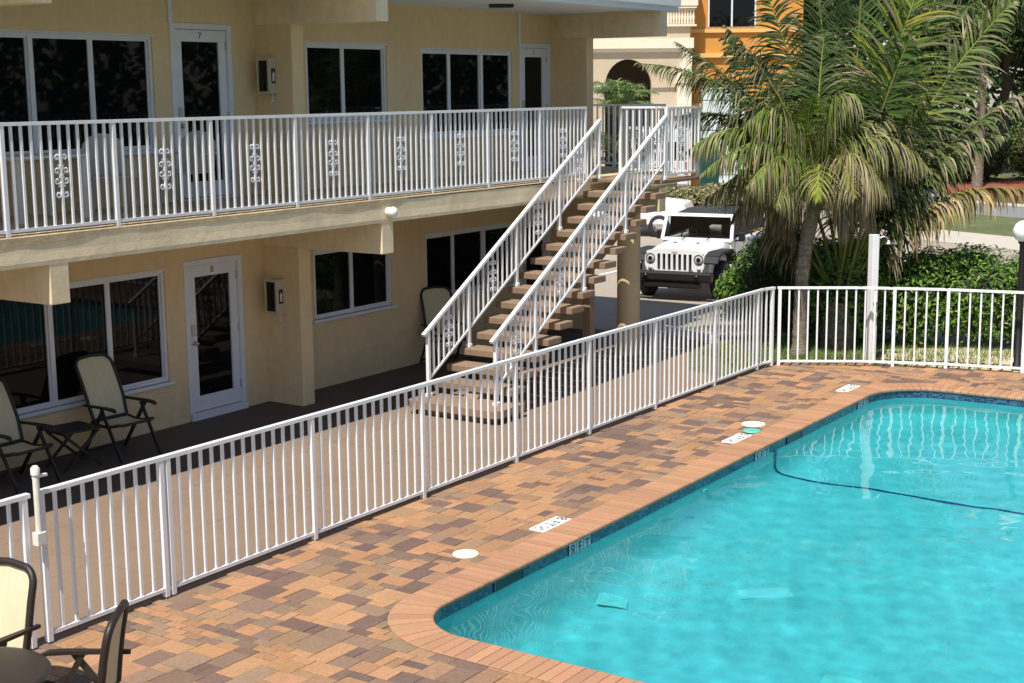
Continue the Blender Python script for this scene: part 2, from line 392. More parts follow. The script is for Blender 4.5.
# drain covers, skimmers, lids and depth tiles
def drain(loc, rz, tilt, label):
    t = empty('drain_cover', loc, rz); t.rotation_euler = (tilt[0], tilt[1], rz)
    MB().box((-.17, -.17, 0), (.17, .17, .02), bev=.006).build('plate', 'mint', t).cycles.is_caustics_receiver = True
    r_ = MB()
    for a, b in (((-.15, -.15), (.15, .15)), ((-.15, .15), (.15, -.15))): r_.bar((*a, .024), (*b, .024), .022, .012)
    for k in (.06, .155):
        for a, b in (((-k, -k), (k, -k)), ((k, -k), (k, k)), ((k, k), (-k, k)), ((-k, k), (-k, -k))): r_.bar((*a, .023), (*b, .023), .014, .010)
    r_.build('grille', 'tilewhite', t).cycles.is_caustics_receiver = True
    return tag(t, label, 'drain cover', 'drain covers in the pool')
drain((11.80, 6.84, -1.56), .45, (R(20), R(8)), 'mint square drain cover under water nearest the deck-side pool wall')
drain((11.25, 4.28, -1.645), .2, (0, 0), 'mint square drain cover in deep water at the bottom edge of the photo')
t = empty('floor_fitting', (12.75, 5.65, -1.555), R(-52)); MB().box((-.26, -.11, 0), (.26, .11, .018), bev=.006).build('cover_plate', 'tilewhite', t).cycles.is_caustics_receiver = True
MB().box((-.24, -.09, .018), (.24, .09, .022)).build('panel', 'white', t).cycles.is_caustics_receiver = True
tag(t, 'pale narrow plate on the pool floor right of the mint drain cover', 'pool fitting')
t = empty('return_inlet', (14.35, PY1 - .01, -.30)); rt_ = Matrix.Rotation(R(90), 4, 'X')
MB().lathe([(.06, 0), (.06, .012), (.045, .02), (.03, .02)], mtx=rt_, n=20).build('flange', 'mint', t).cycles.is_caustics_receiver = True
MB().lathe([(.03, .012), (0, .014)], mtx=rt_, n=16).build('nozzle', 'grey', t).cycles.is_caustics_receiver = True
tag(t, 'small round return inlet in the pool wall between the 8 FT and middle depth markers', 'pool fitting')
def lid(loc, r, m, label, name='skimmer_lid'):  # the cream ones are skimmer lids
    t = empty(name, loc); MB().lathe([(0, .016), (r*.88, .016), (r*.97, .013), (r, .006), (r, 0)], n=28).build('cover_plate', m, t)
    b = MB()
    for s in (-1, 1): b.lathe([(.014, .0165), (.014, .0135)], o=(s*r*.62, 0, 0), n=10); b.lathe([(0, .0168), (.014, .0165)], o=(s*r*.62, 0, 0), n=10)
    b.build('screw', 'grey', t); return tag(t, label, 'lid')
lid((10.6, 7.74, .002), .125, 'cream', 'round cream skimmer lid on the pavers near the deep corner of the pool')
lid((16.95, 7.72, .002), .155, 'cream', 'round cream skimmer lid on the pavers beside the teal disc')
lid((16.55, 7.56, .013), .115, 'teal', 'round teal plastic disc on the coping beside a cream lid', 'floor_disc')
def skimmer(x, label):
    t = empty('skimmer_opening', (x, PY1 - .004, -.085)); MB().box((-.22, -.003, -.045), (.22, .001, .055)).build('mouth', 'blackgloss', t)
    f = MB()
    f.box((-.24, -.008, -.05), (-.22, 0, .06)); f.box((.22, -.008, -.05), (.24, 0, .06)); f.box((-.22, -.008, .055), (.22, 0, .06)); f.build('frame', 'mosaic', t)
    return tag(t, label, 'skimmer')
skimmer(10.42, 'dark skimmer mouth in the blue tiles below the single cream lid')
skimmer(16.9, 'dark skimmer mouth in the blue tiles beside the navy floor stripe')
def depth_tile(x, y, s, label, w=.50):
    t = empty('depth_marker', (x, y, .0015), 0); MB().box((-w/2, -.095, -.008), (w/2, .095, .0135), bev=.003).build('tile', 'tilewhite', t)
    rot = Matrix.Rotation(math.pi, 4, 'Z')
    text('lettering', s, .165, 'ink', Matrix.Translation((.085, -.0, .0145)) @ rot, t, .0008)
    b = MB()
    for k in range(20):
        a0, a1 = 2*math.pi*k/20, 2*math.pi*(k+1)/20
        b.bar((.065*math.cos(a0), .065*math.sin(a0), 0), (.065*math.cos(a1), .065*math.sin(a1), 0), .014, .0016)
    b.bar((-.045, -.045, 0), (.045, .045, 0), .012, .0016); b.bar((-.03, .02, 0.0005), (.03, .0, .0005), .02, .0016); b.bar((-.02, .012, 0.0005), (-.04, -.03, .0005), .012, .0016)
    o = b.build('no_diving_symbol', 'grey', t); o.location = (-.165, 0, .0145)
    return tag(t, label, 'depth marker')
depth_tile(11.82, 7.57, '8 FT', 'white deck depth tile with an 8 beside the deep end coping')
depth_tile(16.12, 7.56, '5 FT', 'white deck depth tile beside the teal disc')
depth_tile(19.75, 7.52, '3 FT', 'white deck depth tile nearest the far corner of the pool')
def wall_mark(x, s, label, m='tilewhite'):
    t = empty('waterline_depth_marker', (x, PY1 - .006, -.105)); p = MB()
    for k in (-1, 0, 1): p.box((k*.135 - .062, -.004, -.075), (k*.135 + .062, 0, .075))
    p.build('tile', M['grey'] if False else mat('pale_tile', (.34, .42, .46), .3), t)
    rot = Matrix.Rotation(R(90), 4, 'X')
    for k, ch in zip((-1, 0, 1), s): text('lettering', ch, .15, 'ink', Matrix.Translation((k*.135, -.0055, 0)) @ rot, t, .0008)
    return tag(t, label, 'depth marker')
wall_mark(11.65, '8FT', 'depth marker reading 8 FT in the waterline tiles')
wall_mark(15.9, '5FT', 'depth marker in the waterline tiles beside the navy stripe')
wall_mark(19.3, '3FT', 'depth marker in the waterline tiles close to the far pool corner')

# patio and surroundings
struct(MB().add([(-3, 9.36, -.008), (19.55, 9.36, -.008), (19.9, 10.2, -.008), (22.5, 11.5, -.008), (22.5, 14.2, -.008), (-3, 14.2, -.008)], [(0, 1, 2, 3, 4, 5)]).build('patio', 'patio'))
pj = MB()
for y in (10.55, 11.75): pj.add([(-3, y-.006, -.0055), (19.9, y-.006, -.0055), (19.9, y+.006, -.0055), (-3, y+.006, -.0055)], [(0, 1, 2, 3)])
for x in (6.2, 8.6, 11, 13.4, 17.8): pj.add([(x-.006, 9.37, -.005), (x+.006, 9.37, -.005), (x+.006, 12.3, -.005), (x-.006, 12.3, -.005)], [(0, 1, 2, 3)])
struct(pj.build('patio_joints', mat('pale_joint', (.26, .185, .13), .9, var=.2)))
U2 = V((.42, .907, 0)); N2 = V((.907, -.42, 0)); P0 = V((39.6, 10.94, 0)); DR = V((.96, .28, 0))
def band(name, d0, d1, t0, t1, z, m):
    a = P0 + DR*d0; b = P0 + DR*d1
    return sheet(name, [((a+U2*t0).x, (a+U2*t0).y), ((b+U2*t0).x, (b+U2*t0).y), ((b+U2*t1).x, (b+U2*t1).y), ((a+U2*t1).x, (a+U2*t1).y)], z, m)
sheet('parking_lot', [(22.2, 11.5), (23.4, 10.6), (26.5, 8.9), (30, 7), (60, 14), (64, 44), (22.2, 44)], -.012, 'parking')
sheet('parking_lot_edge', [(23.4, 10.6), (24, 9.6), (29, -30), (62, -30), (60, 14), (30, 7), (26.5, 8.9)], -.016, 'sidewalk')
for k, (x, y) in enumerate(((25.2, 17.3), (25.2, 20.2), (34.5, 15.2))):
    sheet('parking_line', [(x, y), (x + 5.2, y + .05), (x + 5.2, y + .17), (x, y + .12)], -.006, 'tilewhite')
band('sidewalk', 0, 3.6, -60, 3, -.004, 'sidewalk')
band('grass_verge', 3.6, 10.3, -60, 7, -.002, 'lawn')
band('road', 10.3, 15.2, -80, 80, 0, 'asphalt')
band('far_sidewalk', 15.2, 16.6, -80, 14, .004, 'sidewalk')
band('far_grass_verge', 16.6, 18.0, -80, 12, .006, 'lawn')
band('mulch_bed', 18.0, 32, -80, 10, .01, 'mulch')
sheet('driveway', [(54, 24), (62, 22), (90, 50), (60, 70)], .008, mat('driveway_concrete', (.30, .29, .285), .8, var=.05, vscale=2))
sheet('sandy_patch', [(21.95, 8.0), (22.5, 5.2), (24.2, 5.0), (24.6, 6.6), (23.3, 8.2)], -.02, 'sand')

# ------------------------------------------------------------------ railings and fences
def rail_run(root, P, posts, zt, zb, sp, base=None, bal=.025, post=.05, z0=0, limit=100, scroll=False, topw=.055, toph=.035, skirt=0):
    """P: plan polyline; posts: list of (segment, t) or points; level rails"""
    P = [V((x, y, 0)) for x, y in P]
    tr = MB(); br = MB()
    for a, b in zip(P, P[1:]):
        d = (b - a).normalized() * .02
        tr.bar(a - d + V((0, 0, zt - toph/2)), b + d + V((0, 0, zt - toph/2)), topw, toph); br.bar(a + V((0, 0, zb)), b + V((0, 0, zb)), .04, .032)
    tr.build('top_rail', 'white', root); br.build('bottom_rail', 'white', root)
    ln = [0]
    for a, b in zip(P, P[1:]): ln.append(ln[-1] + (b - a).length)
    def at(s):
        for k in range(len(P) - 1):
            if s <= ln[k+1] + 1e-6: return P[k].lerp(P[k+1], (s - ln[k]) / (ln[k+1] - ln[k])), (P[k+1] - P[k]).normalized()
        return P[-1], (P[-1] - P[-2]).normalized()
    pm = MB().box((-post/2, -post/2, z0 - skirt), (post/2, post/2, zt - toph + .002), bev=.004); p0 = None
    bm_ = MB().box((-bal/2, -bal/2, zb), (bal/2, bal/2, zt - toph + .001)); b0 = None; nb = 0
    for s in posts:
        p, t = at(s); o = pm.build('post', 'white', root) if p0 is None else copy_of(p0, root)
        p0 = p0 or o; o.location = p; o.rotation_euler = (0, 0, math.atan2(t.y, t.x))
    for a, b in zip(posts, posts[1:]):
        k = max(1, round((b - a) / sp))
        for i in range(1, k):
            p, t = at(a + (b - a) * i / k); o = bm_.build('baluster', 'white', root) if b0 is None else copy_of(b0, root)
            b0 = b0 or o; o.location = p; o.rotation_euler = (0, 0, math.atan2(t.y, t.x)); nb += 1
            if scroll and i == k // 2: place_scroll(root, p + V((0, 0, (zt + zb) / 2 - .02)), math.atan2(t.y, t.x))
    return nb
SCR = {}
def scroll_mesh():
    b = MB()
    def spiral(cx, cz, r0, a0, a1, k=16):
        return [(cx + r0*(1 - .72*i/k)*math.cos(a0 + (a1-a0)*i/k), 0, cz + r0*(1 - .72*i/k)*math.sin(a0 + (a1-a0)*i/k)) for i in range(k+1)]
    r = .0105
    for sx in (-1, 1):
        for sz in (-1, 1):
            # outer end curls, away from the bar at top and bottom
            s = spiral(.048, .185, .036, R(200), R(-190)); b.tube([(sx*x, y, sz*z) for x, y, z in [(.006, 0, .10), (.012, 0, .14)] + s], r, 6)
            s = spiral(.055, .048, .034, R(160), R(-200)); b.tube([(sx*x, y, sz*z) for x, y, z in [(.010, 0, .115), (.022, 0, .085)] + s], r, 6)
            b.tube([(sx*.008, 0, sz*.10), (sx*.03, 0, sz*.095), (sx*.036, 0, sz*.112)], r*.9, 6)
        b.tube([(sx*.03, 0, -.02), (sx*.014, 0, 0), (sx*.03, 0, .02)], r, 6)
    return b
def place_scroll(root, p, rz):
    if 'm' not in SCR: o = scroll_mesh().build('scroll_ornament', 'white', root); SCR['m'] = o
    else: o = copy_of(SCR['m'], root)
    o.location = p; o.rotation_euler = (0, 0, rz); return o
t = tag(empty('pool_fence'), 'long white metal pool fence between the brown patio and the pavers', 'fence')
XS = [7.03, 8.27, 8.345, 10.19, 11.93, 13.71, 15.37, 17.11, 18.92, 20.4]
rail_run(t, [(7.03, 9.26), (20.62, 9.26), (20.85, 9.2)], [x - 7.03 for x in XS] + [13.80], 1.25, .07, .135)
t = tag(empty('pool_fence'), 'curved white metal pool fence between the far pavers and the palms', 'fence')
ds = [0]
for a, b in zip(FR, FR[1:]): ds.append(ds[-1] + math.dist(a, b))
rail_run(t, [(20.91, 9.14)] + FR[1:], [.02, 1.78, 2.58, 3.7, 5.2, 6.9, 8.6], 1.25, .07, .15)
t = tag(empty('pool_gate'), 'white metal pool gate with a tall latch tube on its post', 'gate')
rail_run(t, [(5.75, 9.26), (6.90, 9.26)], [.03, 1.12], 1.25, .07, .13)
lt = MB(); lt.tube([(6.955, 9.20, .86), (6.955, 9.20, 1.40)], .026, 12); lt.tube([(6.955, 9.20, 1.40), (6.955, 9.20, 1.45), (6.955, 9.2, 1.47)], [.036, .036, .02], 12)
la = lt.build('latch_tube', 'whiteold', t)
MB().box((6.91, 9.165, .83), (7.0, 9.235, .94), bev=.008).build('latch_body', 'whiteold', t)
MB().box((6.93, 9.19, 1.37), (7.06, 9.215, 1.39)).build('latch_striker', 'whiteold', t)

# ------------------------------------------------------------------ motel building
bd = tag(empty('motel_building', (14, 14.15, 0)), 'cream two storey motel block with a walkway balcony and glazed doors', 'building')
inv = Matrix.Translation((-14, -14.15, 0))
def part(name, mb, m, parent=bd):
    if parent is bd: mb.v = [(x-14, y-14.15, z) for x, y, z in mb.v]
    return mb.build(name, m, parent)
WY = 14.15
wins = []  # x0,x1,z0,z1
def wall(x0, x1, z0, z1, ops):
    b = MB(); X = sorted({x0, x1, *[o[0] for o in ops], *[o[1] for o in ops]}); Z = sorted({z0, z1, *[o[2] for o in ops], *[o[3] for o in ops]})
    for xa, xb in zip(X, X[1:]):
        for za, zb in zip(Z, Z[1:]):
            cx, cz = (xa+xb)/2, (za+zb)/2
            if any(o[0] < cx < o[1] and o[2] < cz < o[3] for o in ops): continue
            b.add([(xa, WY, za), (xb, WY, za), (xb, WY, zb), (xa, WY, zb)], [(0, 1, 2, 3)])
    for o in ops:
        a, c, d, e = o; y = WY + .16
        b.add([(a, WY, d), (c, WY, d), (c, WY, e), (a, WY, e), (a, y, d), (c, y, d), (c, y, e), (a, y, e)], [(0, 1, 5, 4), (1, 2, 6, 5), (2, 3, 7, 6), (3, 0, 4, 7), (4, 5, 6, 7)])
    return b
LOWOPS = [(8.4, 12.88, .60, 2.06), (13.20, 14.26, .09, 2.14), (15.74, 17.54, 1.02, 2.03), (18.42, 20.95, .98, 2.03), (21.15, 22.13, .09, 2.14)]
UPOPS = [(8.4, 12.87, 3.60, 5.02), (13.16, 14.24, 2.95, 5.20), (15.72, 17.54, 3.9, 5.0), (18.40, 20.95, 3.6, 4.96), (21.15, 22.13, 2.95, 5.11)]
part('wall', wall(5, 22.57, -.02, 2.7, LOWOPS), 'stucco'); part('wall', wall(5, 22.57, 2.9, 5.64, UPOPS), 'stucco')
part('end_wall', MB().add([(22.57, WY, -.02), (22.57, 21, -.02), (22.57, 21, 5.64), (22.57, WY, 5.64)], [(0, 1, 2, 3)]), 'stucco')
pl = MB()
for x0, x1 in ((5, 13.18), (14.98, 21.13)): pl.box((x0, WY-.022, -.02), (x1, WY+.01, .47), bev=.006)
part('plinth', pl, 'stucco')
for x in (9.42, 14.72, 22.33):
    for z0, z1 in ((-.02, 2.2), (2.9, 5.2)): part('wing_wall', MB().box((x, 13.5, z0), (x+.24, WY+.01, z1+.01), bev=.008), 'stucco')
    part('balcony_beam', MB().box((x+.012, 12.032, 2.2), (x+.252, WY+.01, 2.72), bev=.01), 'trim')
    part('roof_beam', MB().box((x+.012, 12.032, 5.2), (x+.252, WY+.01, 5.63), bev=.01), 'trim')
sl = MB(); sl.box((5, 12.18, 2.70), (23.0, WY+.02, 2.88)); part('balcony_slab', sl, 'soffit')
# edge beam with slightly uneven face
eb = MB(); nx = 170; rows = [(-.0, 2.615), (-.004, 2.66), (-.0, 2.75), (.0, 2.895)]
random.seed(11)
for i in range(nx + 1):
    x = 5 + 18.0*i/nx
    for o, z in rows: eb.v.append((x, 12.03 + o + .0018*math.sin(x*2.1+z*9) + random.uniform(-.0008, .0008), z))
    eb.v.append((x, 12.2, 2.615)); eb.v.append((x, 12.2, 2.895))
for i in range(nx):
    a = i*6; c = a+6
    for k in range(3): eb.f.append((a+k, c+k, c+k+1, a+k+1))
    eb.f += [(a+4, c+4, c, a), (a+3, c+3, c+5, a+5)]
eb.c = [None]*len(eb.f); eb.smooth = [False]*len(eb.f); part('edge_beam', eb, 'trim')
# thin floor topping whose ragged lip overhangs the edge beam
tp = MB()
def lip(x):     # how far the ragged skirt of the topping hangs down the beam
    h = .075 + .022*math.sin(x*.9+.5) + .014*math.sin(x*2.3) + .008*math.sin(x*5.9+1) + .004*math.sin(x*13)
    if x > 15.0: h = h*max(.25, 1 - (x-15.0)*2.5)
    return h
nx = 420
for i in range(nx + 1):
    x = 5 + 18.0*i/nx; h = lip(x); o = .0042 + .0008*math.sin(x*4.1)
    tp.v += [(x, WY+.02, 2.928), (x, 12.035, 2.928 + random.uniform(-.0015, .0015)), (x, 12.03 - o, 2.918), (x, 12.03 - o*1.05, 2.928-h), (x, 12.031, 2.928-h-.002)]
for i in range(nx):
    a = i*5; c = a+5
    for k in range(4): tp.f.append((a+k+1, c+k+1, c+k, a+k))
tp.c = [None]*len(tp.f); tp.smooth = [False]*len(tp.f); part('walkway_floor', tp, 'topping2')
part('roof_soffit', MB().box((5, 12.02, 5.62), (22.95, 21, 5.70)), 'soffit'); part('roof', MB().box((5, 11.98, 5.70), (23.0, 21, 5.95), bev=.02), 'white')
part('shade_walkway', MB().box((5, 12.31, -.1), (22.5, WY+.02, -.003)), 'shadefloor')  # dark sheet from the balcony's shadow line to the wall, painted shade

def window(x0, x1, z0, z1, mull, sash=None):
    y = WY + .02; f = MB(); fw = .042
    f.box((x0, y, z0), (x1, y+.09, z0+fw), bev=.004); f.box((x0, y, z1-fw), (x1, y+.09, z1), bev=.004)
    for x in [x0 + fw/2, x1 - fw/2]: f.box((x-fw/2, y+.002, z0+fw), (x+fw/2, y+.088, z1-fw))
    for x in mull: f.box((x-.024, y+.003, z0+fw), (x+.024, y+.086, z1-fw), bev=.003)
    f.box((x0-.02, WY-.010, z1), (x1+.02, WY+.004, z1+.02))
    f.box((x0-.06, WY-.045, z0-.045), (x1+.06, WY+.03, z0), bev=.006)
    fr = part('window', f, 'frame')
    xs = [x0+fw] + [m for m in mull] + [x1-fw]
    for i, (a, b) in enumerate(zip(xs, xs[1:])):
        aa = a + (.024 if i else 0); bb = b - (.024 if i < len(xs)-2 else 0); d = .03 + .022*(i % 2)
        s = MB(); zb, zt = z0+fw, z1-fw
        s.add([(aa-14, y+d-WY, zb), (bb-14, y+d-WY, zb), (bb-14, y+d-WY, zt), (aa-14, y+d-WY, zt)], [(0, 1, 2, 3)])
        s.build('pane', 'glass', fr)
        e = MB()
        for p, q in (((aa, zb), (aa+.022, zt)), ((bb-.022, zb), (bb, zt)), ((aa+.022, zb), (bb-.022, zb+.022)), ((aa+.022, zt-.022), (bb-.022, zt))):
            e.box((p[0]-14, y+d-.022-WY, p[1]), (q[0]-14, y+d-.002-WY, q[1]))
        e.build('sash_frame', 'frame', fr)
window(*LOWOPS[0], [10.18, 11.07, 11.97]); window(*LOWOPS[2], [16.62]); window(*LOWOPS[3], [19.2, 20.08])
window(*UPOPS[0], [10.15, 11.03, 11.92]); window(*UPOPS[2], [16.55]); window(*UPOPS[3], [19.17, 20.07])
def door(x0, x1, z0, z1, num):
    f = MB(); y = WY - .02; fw = .075
    f.box((x0, y, z0), (x0+fw, y+.12, z1), bev=.004); f.box((x1-fw, y, z0), (x1, y+.12, z1), bev=.004); f.box((x0+fw, y+.001, z1-fw), (x1-fw, y+.119, z1), bev=.004)
    f.box((x0+.01, y-.03, z0-.1), (x1-.01, y+.12, z0-.003))
    fr = part('door_frame', f, 'frame')
    a, b, c, d = x0+fw+.006, x1-fw-.006, z0+.012, z1-fw-.006; s = .13; o = lambda v: (v[0]-14, v[1]-WY, v[2])
    q = MB(); yy = WY + .012
    for p0, p1 in (((a, c), (a+s, d)), ((b-s, c), (b, d)), ((a+s, c), (b-s, c+.2)), ((a+s, d-.15), (b-s, d))): q.box(o((p0[0], yy, p0[1])), o((p1[0], yy+.045, p1[1])))
    dl = q.build('door', 'frame', fr)
    MB().add([o((a+s, yy+.025, c+.2)), o((b-s, yy+.025, c+.2)), o((b-s, yy+.025, d-.15)), o((a+s, yy+.025, d-.15))], [(0, 1, 2, 3)]).build('door_glass', 'glass', fr)
    h = MB(); hx = a + .065; hz = c + .93
    h.lathe([(.028, 0), (.028, .012), (.012, .014), (.012, .045), (.028, .05), (.03, .07), (.02, .082), (0, .084)], mtx=Matrix.Translation(o((hx, yy, hz))) @ Matrix.Rotation(R(90), 4, 'X'), n=16); h.build('handle', 'steel', fr)
    MB().box(o((hx-.032, yy-.02, hz+.10)), o((hx+.032, yy, hz+.24)), bev=.006).build('keypad', 'steel', fr)
    for z in (c+.2, c+.98, d-.25): MB().box(o((b-.012, yy-.014, z)), o((b+.014, yy+.002, z+.11))).build('hinge', 'steel', fr)
    text('door_number', num, .115, 'ink', Matrix.Translation(o(((a+b)/2, yy-.002, d-.075))) @ Matrix.Rotation(R(90), 4, 'X'), fr, .0015)
door(*LOWOPS[1], '8'); door(*LOWOPS[4], '6'); door(*UPOPS[1], '7'); door(*UPOPS[4], '1')
part('wire_channel', MB().box((13.14, WY-.03, 5.2), (13.2, WY-.002, 5.62)), 'frame'); part('wire_channel', MB().box((21.12, WY-.03, 5.11), (21.18, WY-.002, 5.62)), 'frame')
part('support_column', MB().lathe([(.19, -.02), (.19, 2.72)], o=(20.6, 11.65, 0), n=28), 'stucco')

# balcony railings
t = tag(empty('balcony_railing'), 'long white railing with scroll ornaments along the upper walkway', 'railing')
rail_run(t, [(7.6, 12.06), (19.9, 12.06)], [0, 1.38, 2.765, 4.156, 5.55, 6.92, 8.27, 9.6, 10.97, 12.3], 4.045, 2.985, .115, z0=2.93, scroll=True, skirt=.0)
t = tag(empty('landing_railing'), 'white railing round the outer end of the stair landing', 'railing')
rail_run(t, [(20.16, 10.74), (21.25, 10.74), (21.25, 12.18)], [0, 1.09, 2.53], 4.03, 2.99, .125, z0=2.9, scroll=True)
t = tag(empty('walkway_end_railing'), 'plain railing across the far end of the upper walkway, partly in shade', 'railing')
rail_run(t, [(21.33, 12.20), (22.92, 12.26), (22.92, 14.1)], [.1, 1.59, 2.6, 3.43], 4.05, 2.99, .125, z0=2.9)

# ------------------------------------------------------------------ staircase
RISE, RUN = .182, .306; XF = 15.37; YA, YB = 10.65, 11.95
st = tag(empty('staircase', (15.4, 11.3, 0)), 'open straight staircase of brown concrete treads with two white handrails', 'staircase')
ox = V((15.4, 11.3, 0))
def sp(name, mb, m): mb.v = [(x-15.4, y-11.3, z) for x, y, z in mb.v]; return mb.build(name, m, st)
tr0 = None
for k in range(2, 16):
    z = RISE*k; x = XF + RUN*(k-1)
    if tr0 is None: tr0 = MB().box((0, -.65, -.095), (.345, .65, 0), bev=.010).build('tread', 'tread', st); o = tr0
    else: o = copy_of(tr0, st)
    o.location = (x-15.4, 0, z)
def rr(x0, x1, y0, y1, r, k=6):
    pts = []
    for cx, cy, a0 in ((x1-.02, y1-.02, 0), (x0+r, y1-r, 90), (x0+r, y0+r, 180), (x1-.02, y0+.02, 270)):
        rad = r if cx == x0+r else .02
        pts += [(cx+rad*math.cos(R(a0+90*i/k)), cy+rad*math.sin(R(a0+90*i/k))) for i in range(k+1)]
    return pts
sp('bottom_step', MB().prism(rr(15.12, 15.80, 10.50, 12.02, .12), .085, .182), 'tread')
sp('bottom_step_base', MB().prism(rr(15.24, 15.78, 10.66, 11.9, .1), -.01, .084), 'stringer')
sp('landing', MB().box((XF+RUN*15, 10.71, 2.855), (21.28, 12.02, 2.912), bev=.008), 'tread')
s = MB(); xa, xb = 15.5, XF+RUN*15+.05
for yc in (11.3,):
    prof = [(15.42, .0), (15.9, 0.0), (xb+.1, 2.40), (xb+.1, 2.72), (xb, 2.72)]
    stp = []
    for k in range(15, 1, -1):
        x = XF+RUN*(k-1); stp += [(x+.33, RISE*k-.097), (x+.05, RISE*k-.097)]
    poly = prof + stp
    s.prism([(x, z) for x, z in poly], -.11, .11, mtx=Matrix.Translation((0, yc, 0)) @ Matrix.Rotation(R(90), 4, 'X'))
sp('stringer', s, 'stringer')
sp('support_pillar', MB().box((18.46, 11.10, -.02), (18.60, 11.24, 1.72), bev=.008), 'stringer')
def stair_rail(y, xp, xend):
    zn = lambda x: RISE + (x - XF) / RUN * RISE
    a, b = xp[0] - .10, xend
    tr = MB(); tr.bar((a, y, zn(a)+.875), (b, y, zn(b)+.875), .055, .04); sp('handrail', tr, 'white')
    br = MB(); br.bar((xp[0], y, zn(xp[0])+.20), (b-.02, y, zn(b-.02)+.20), .04, .03); sp('bottom_rail', br, 'white')
    for x in xp:
        k = max(0, math.floor((x - XF) / RUN)); zt = RISE*(k+1) if k < 15 else 2.912
        sp('post', MB().box((x-.025, y-.025, zt), (x+.025, y+.025, zn(x)+.86 if k < 15 else zn(x)+.86), bev=.004), 'white')
        sp('post_foot', MB().box((x-.035, y-.04, zt), (x+.035, y+.04, zt+.05), bev=.005), 'white')
    b0 = None
    for a_, b_ in zip(xp, xp[1:]):
        k = round((b_-a_)/.125)
        for i in range(1, k):
            x = a_ + (b_-a_)*i/k
            if b0 is None: o = b0 = MB().box((-.0125, -.0125, .20), (.0125, .0125, .86)).build('baluster', 'white', st)
            else: o = copy_of(b0, st)
            o.location = V((x, y, zn(x))) - ox
            if i == k//2: place_scroll(st, V((x, y, zn(x)+.52)) - ox, 0)
stair_rail(11.86, [15.45, 16.40, 17.62, 18.81, 20.0], 20.03)
stair_rail(10.74, [15.45, 16.40, 17.68, 18.88, 20.1], 20.13)

# ------------------------------------------------------------------ small things on the building
def cabinet(loc, label):
    t = empty('extinguisher_cabinet', loc); d = .17; hw = .11; h = .235; f = MB()      # front faces -x, mounted on the wing wall
    f.box((-d+.02, -hw, -h), (0, -hw+.012, h)); f.box((-d+.02, hw-.012, -h), (0, hw, h)); f.box((-d+.02, -hw+.012, h-.012), (0, hw-.012, h)); f.box((-d+.02, -hw+.012, -h), (0, hw-.012, -h+.012)); f.box((-.012, -hw+.012, -h+.012), (-.001, hw-.012, h-.012))
    f.box((-d, -hw-.006, -h-.006), (-d+.02, -hw+.03, h+.006), bev=.004); f.box((-d, hw-.03, -h-.006), (-d+.02, hw+.006, h+.006), bev=.004)
    f.box((-d, -hw+.03, h-.03), (-d+.02, hw-.03, h+.006)); f.box((-d, -hw+.03, -h-.006), (-d+.02, hw-.03, -h+.03)); f.build('case', 'cabinet', t)
    MB().box((-.02, -hw+.013, -h+.013), (-.014, hw-.013, h-.013)).build('shade_backing', 'black', t)  # black sheet added so the cabinet interior looks dim
    e = MB(); e.lathe([(.0, -.21), (.045, -.21), (.05, -.2), (.05, .05), (.04, .1), (.02, .13), (.02, .17), (0, .17)], o=(-.085, .0, 0), n=18); e.build('extinguisher_tank', mat('dark_red_paint', (.16, .02, .02), .4), t)
    MB().box((-d+.004, -hw+.03, -h+.03), (-d+.008, hw-.03, h-.03)).build('front_glass', 'carglass', t)
    MB().box((-.150, -.05, -.04), (-.147, .03, .10)).build('instruction_card', 'paper', t)
    sd = MB(); y = -hw - .001                                        # black emblem on the side that faces the pool
    sd.box((-.125, y-.002, -.10), (-.045, y, .10), bev=.0008); sd.build('emblem_plate', 'ink', t)
    em = MB(); em.box((-.103, y-.004, -.07), (-.067, y-.002, .03)); em.box((-.093, y-.004, .03), (-.077, y-.002, .055)); em.bar((-.077, y-.003, .045), (-.056, y-.003, .0), .002, .01); em.build('emblem', 'paper', t)
    bh = MB(); bh.tube([(-.08, -.08, -h), (-.08, -.08, -h-.10)], .006, 8); bh.tube([(-.105, -.08, -h-.105), (-.055, -.08, -h-.105)], .013, 10); bh.build('breaker_hammer', 'paper', t)
    return tag(t, label, 'fire cabinet', 'fire extinguisher cabinets')
cabinet((14.722, 13.89, 1.53), 'cream fire extinguisher cabinet on the lower wing wall beside the ground floor door')
cabinet((14.722, 13.88, 4.53), 'cream fire extinguisher cabinet on the upper wing wall behind the balcony railing')
gl = empty('wall_lamp', (14.86, 12.028, 2.75)); mx = Matrix.Rotation(R(90), 4, 'X')
MB().lathe([(0, 0), (.06, 0), (.06, .03), (.045, .035)], mtx=mx, n=24).build('base', 'white', gl)
MB().lathe([(.045, .03), (.062, .05), (.073, .08), (.068, .11), (.045, .135), (.018, .145), (0, .146)], mtx=mx, n=24).build('globe', 'opal', gl)
tag(gl, 'small white globe lamp on the balcony edge above the beam end', 'lamp')
sv = empty('ceiling_fixture', (18.86, 12.93, 5.62), R(-50)); MB().box((-.19, -.06, -.05), (.19, .06, 0), bev=.006).build('housing', 'ink', sv); MB().box((-.17, -.05, -.056), (.17, .05, -.051)).build('lens', 'black', sv)
tag(sv, 'dark flat fixture under the roof soffit', 'light fixture')

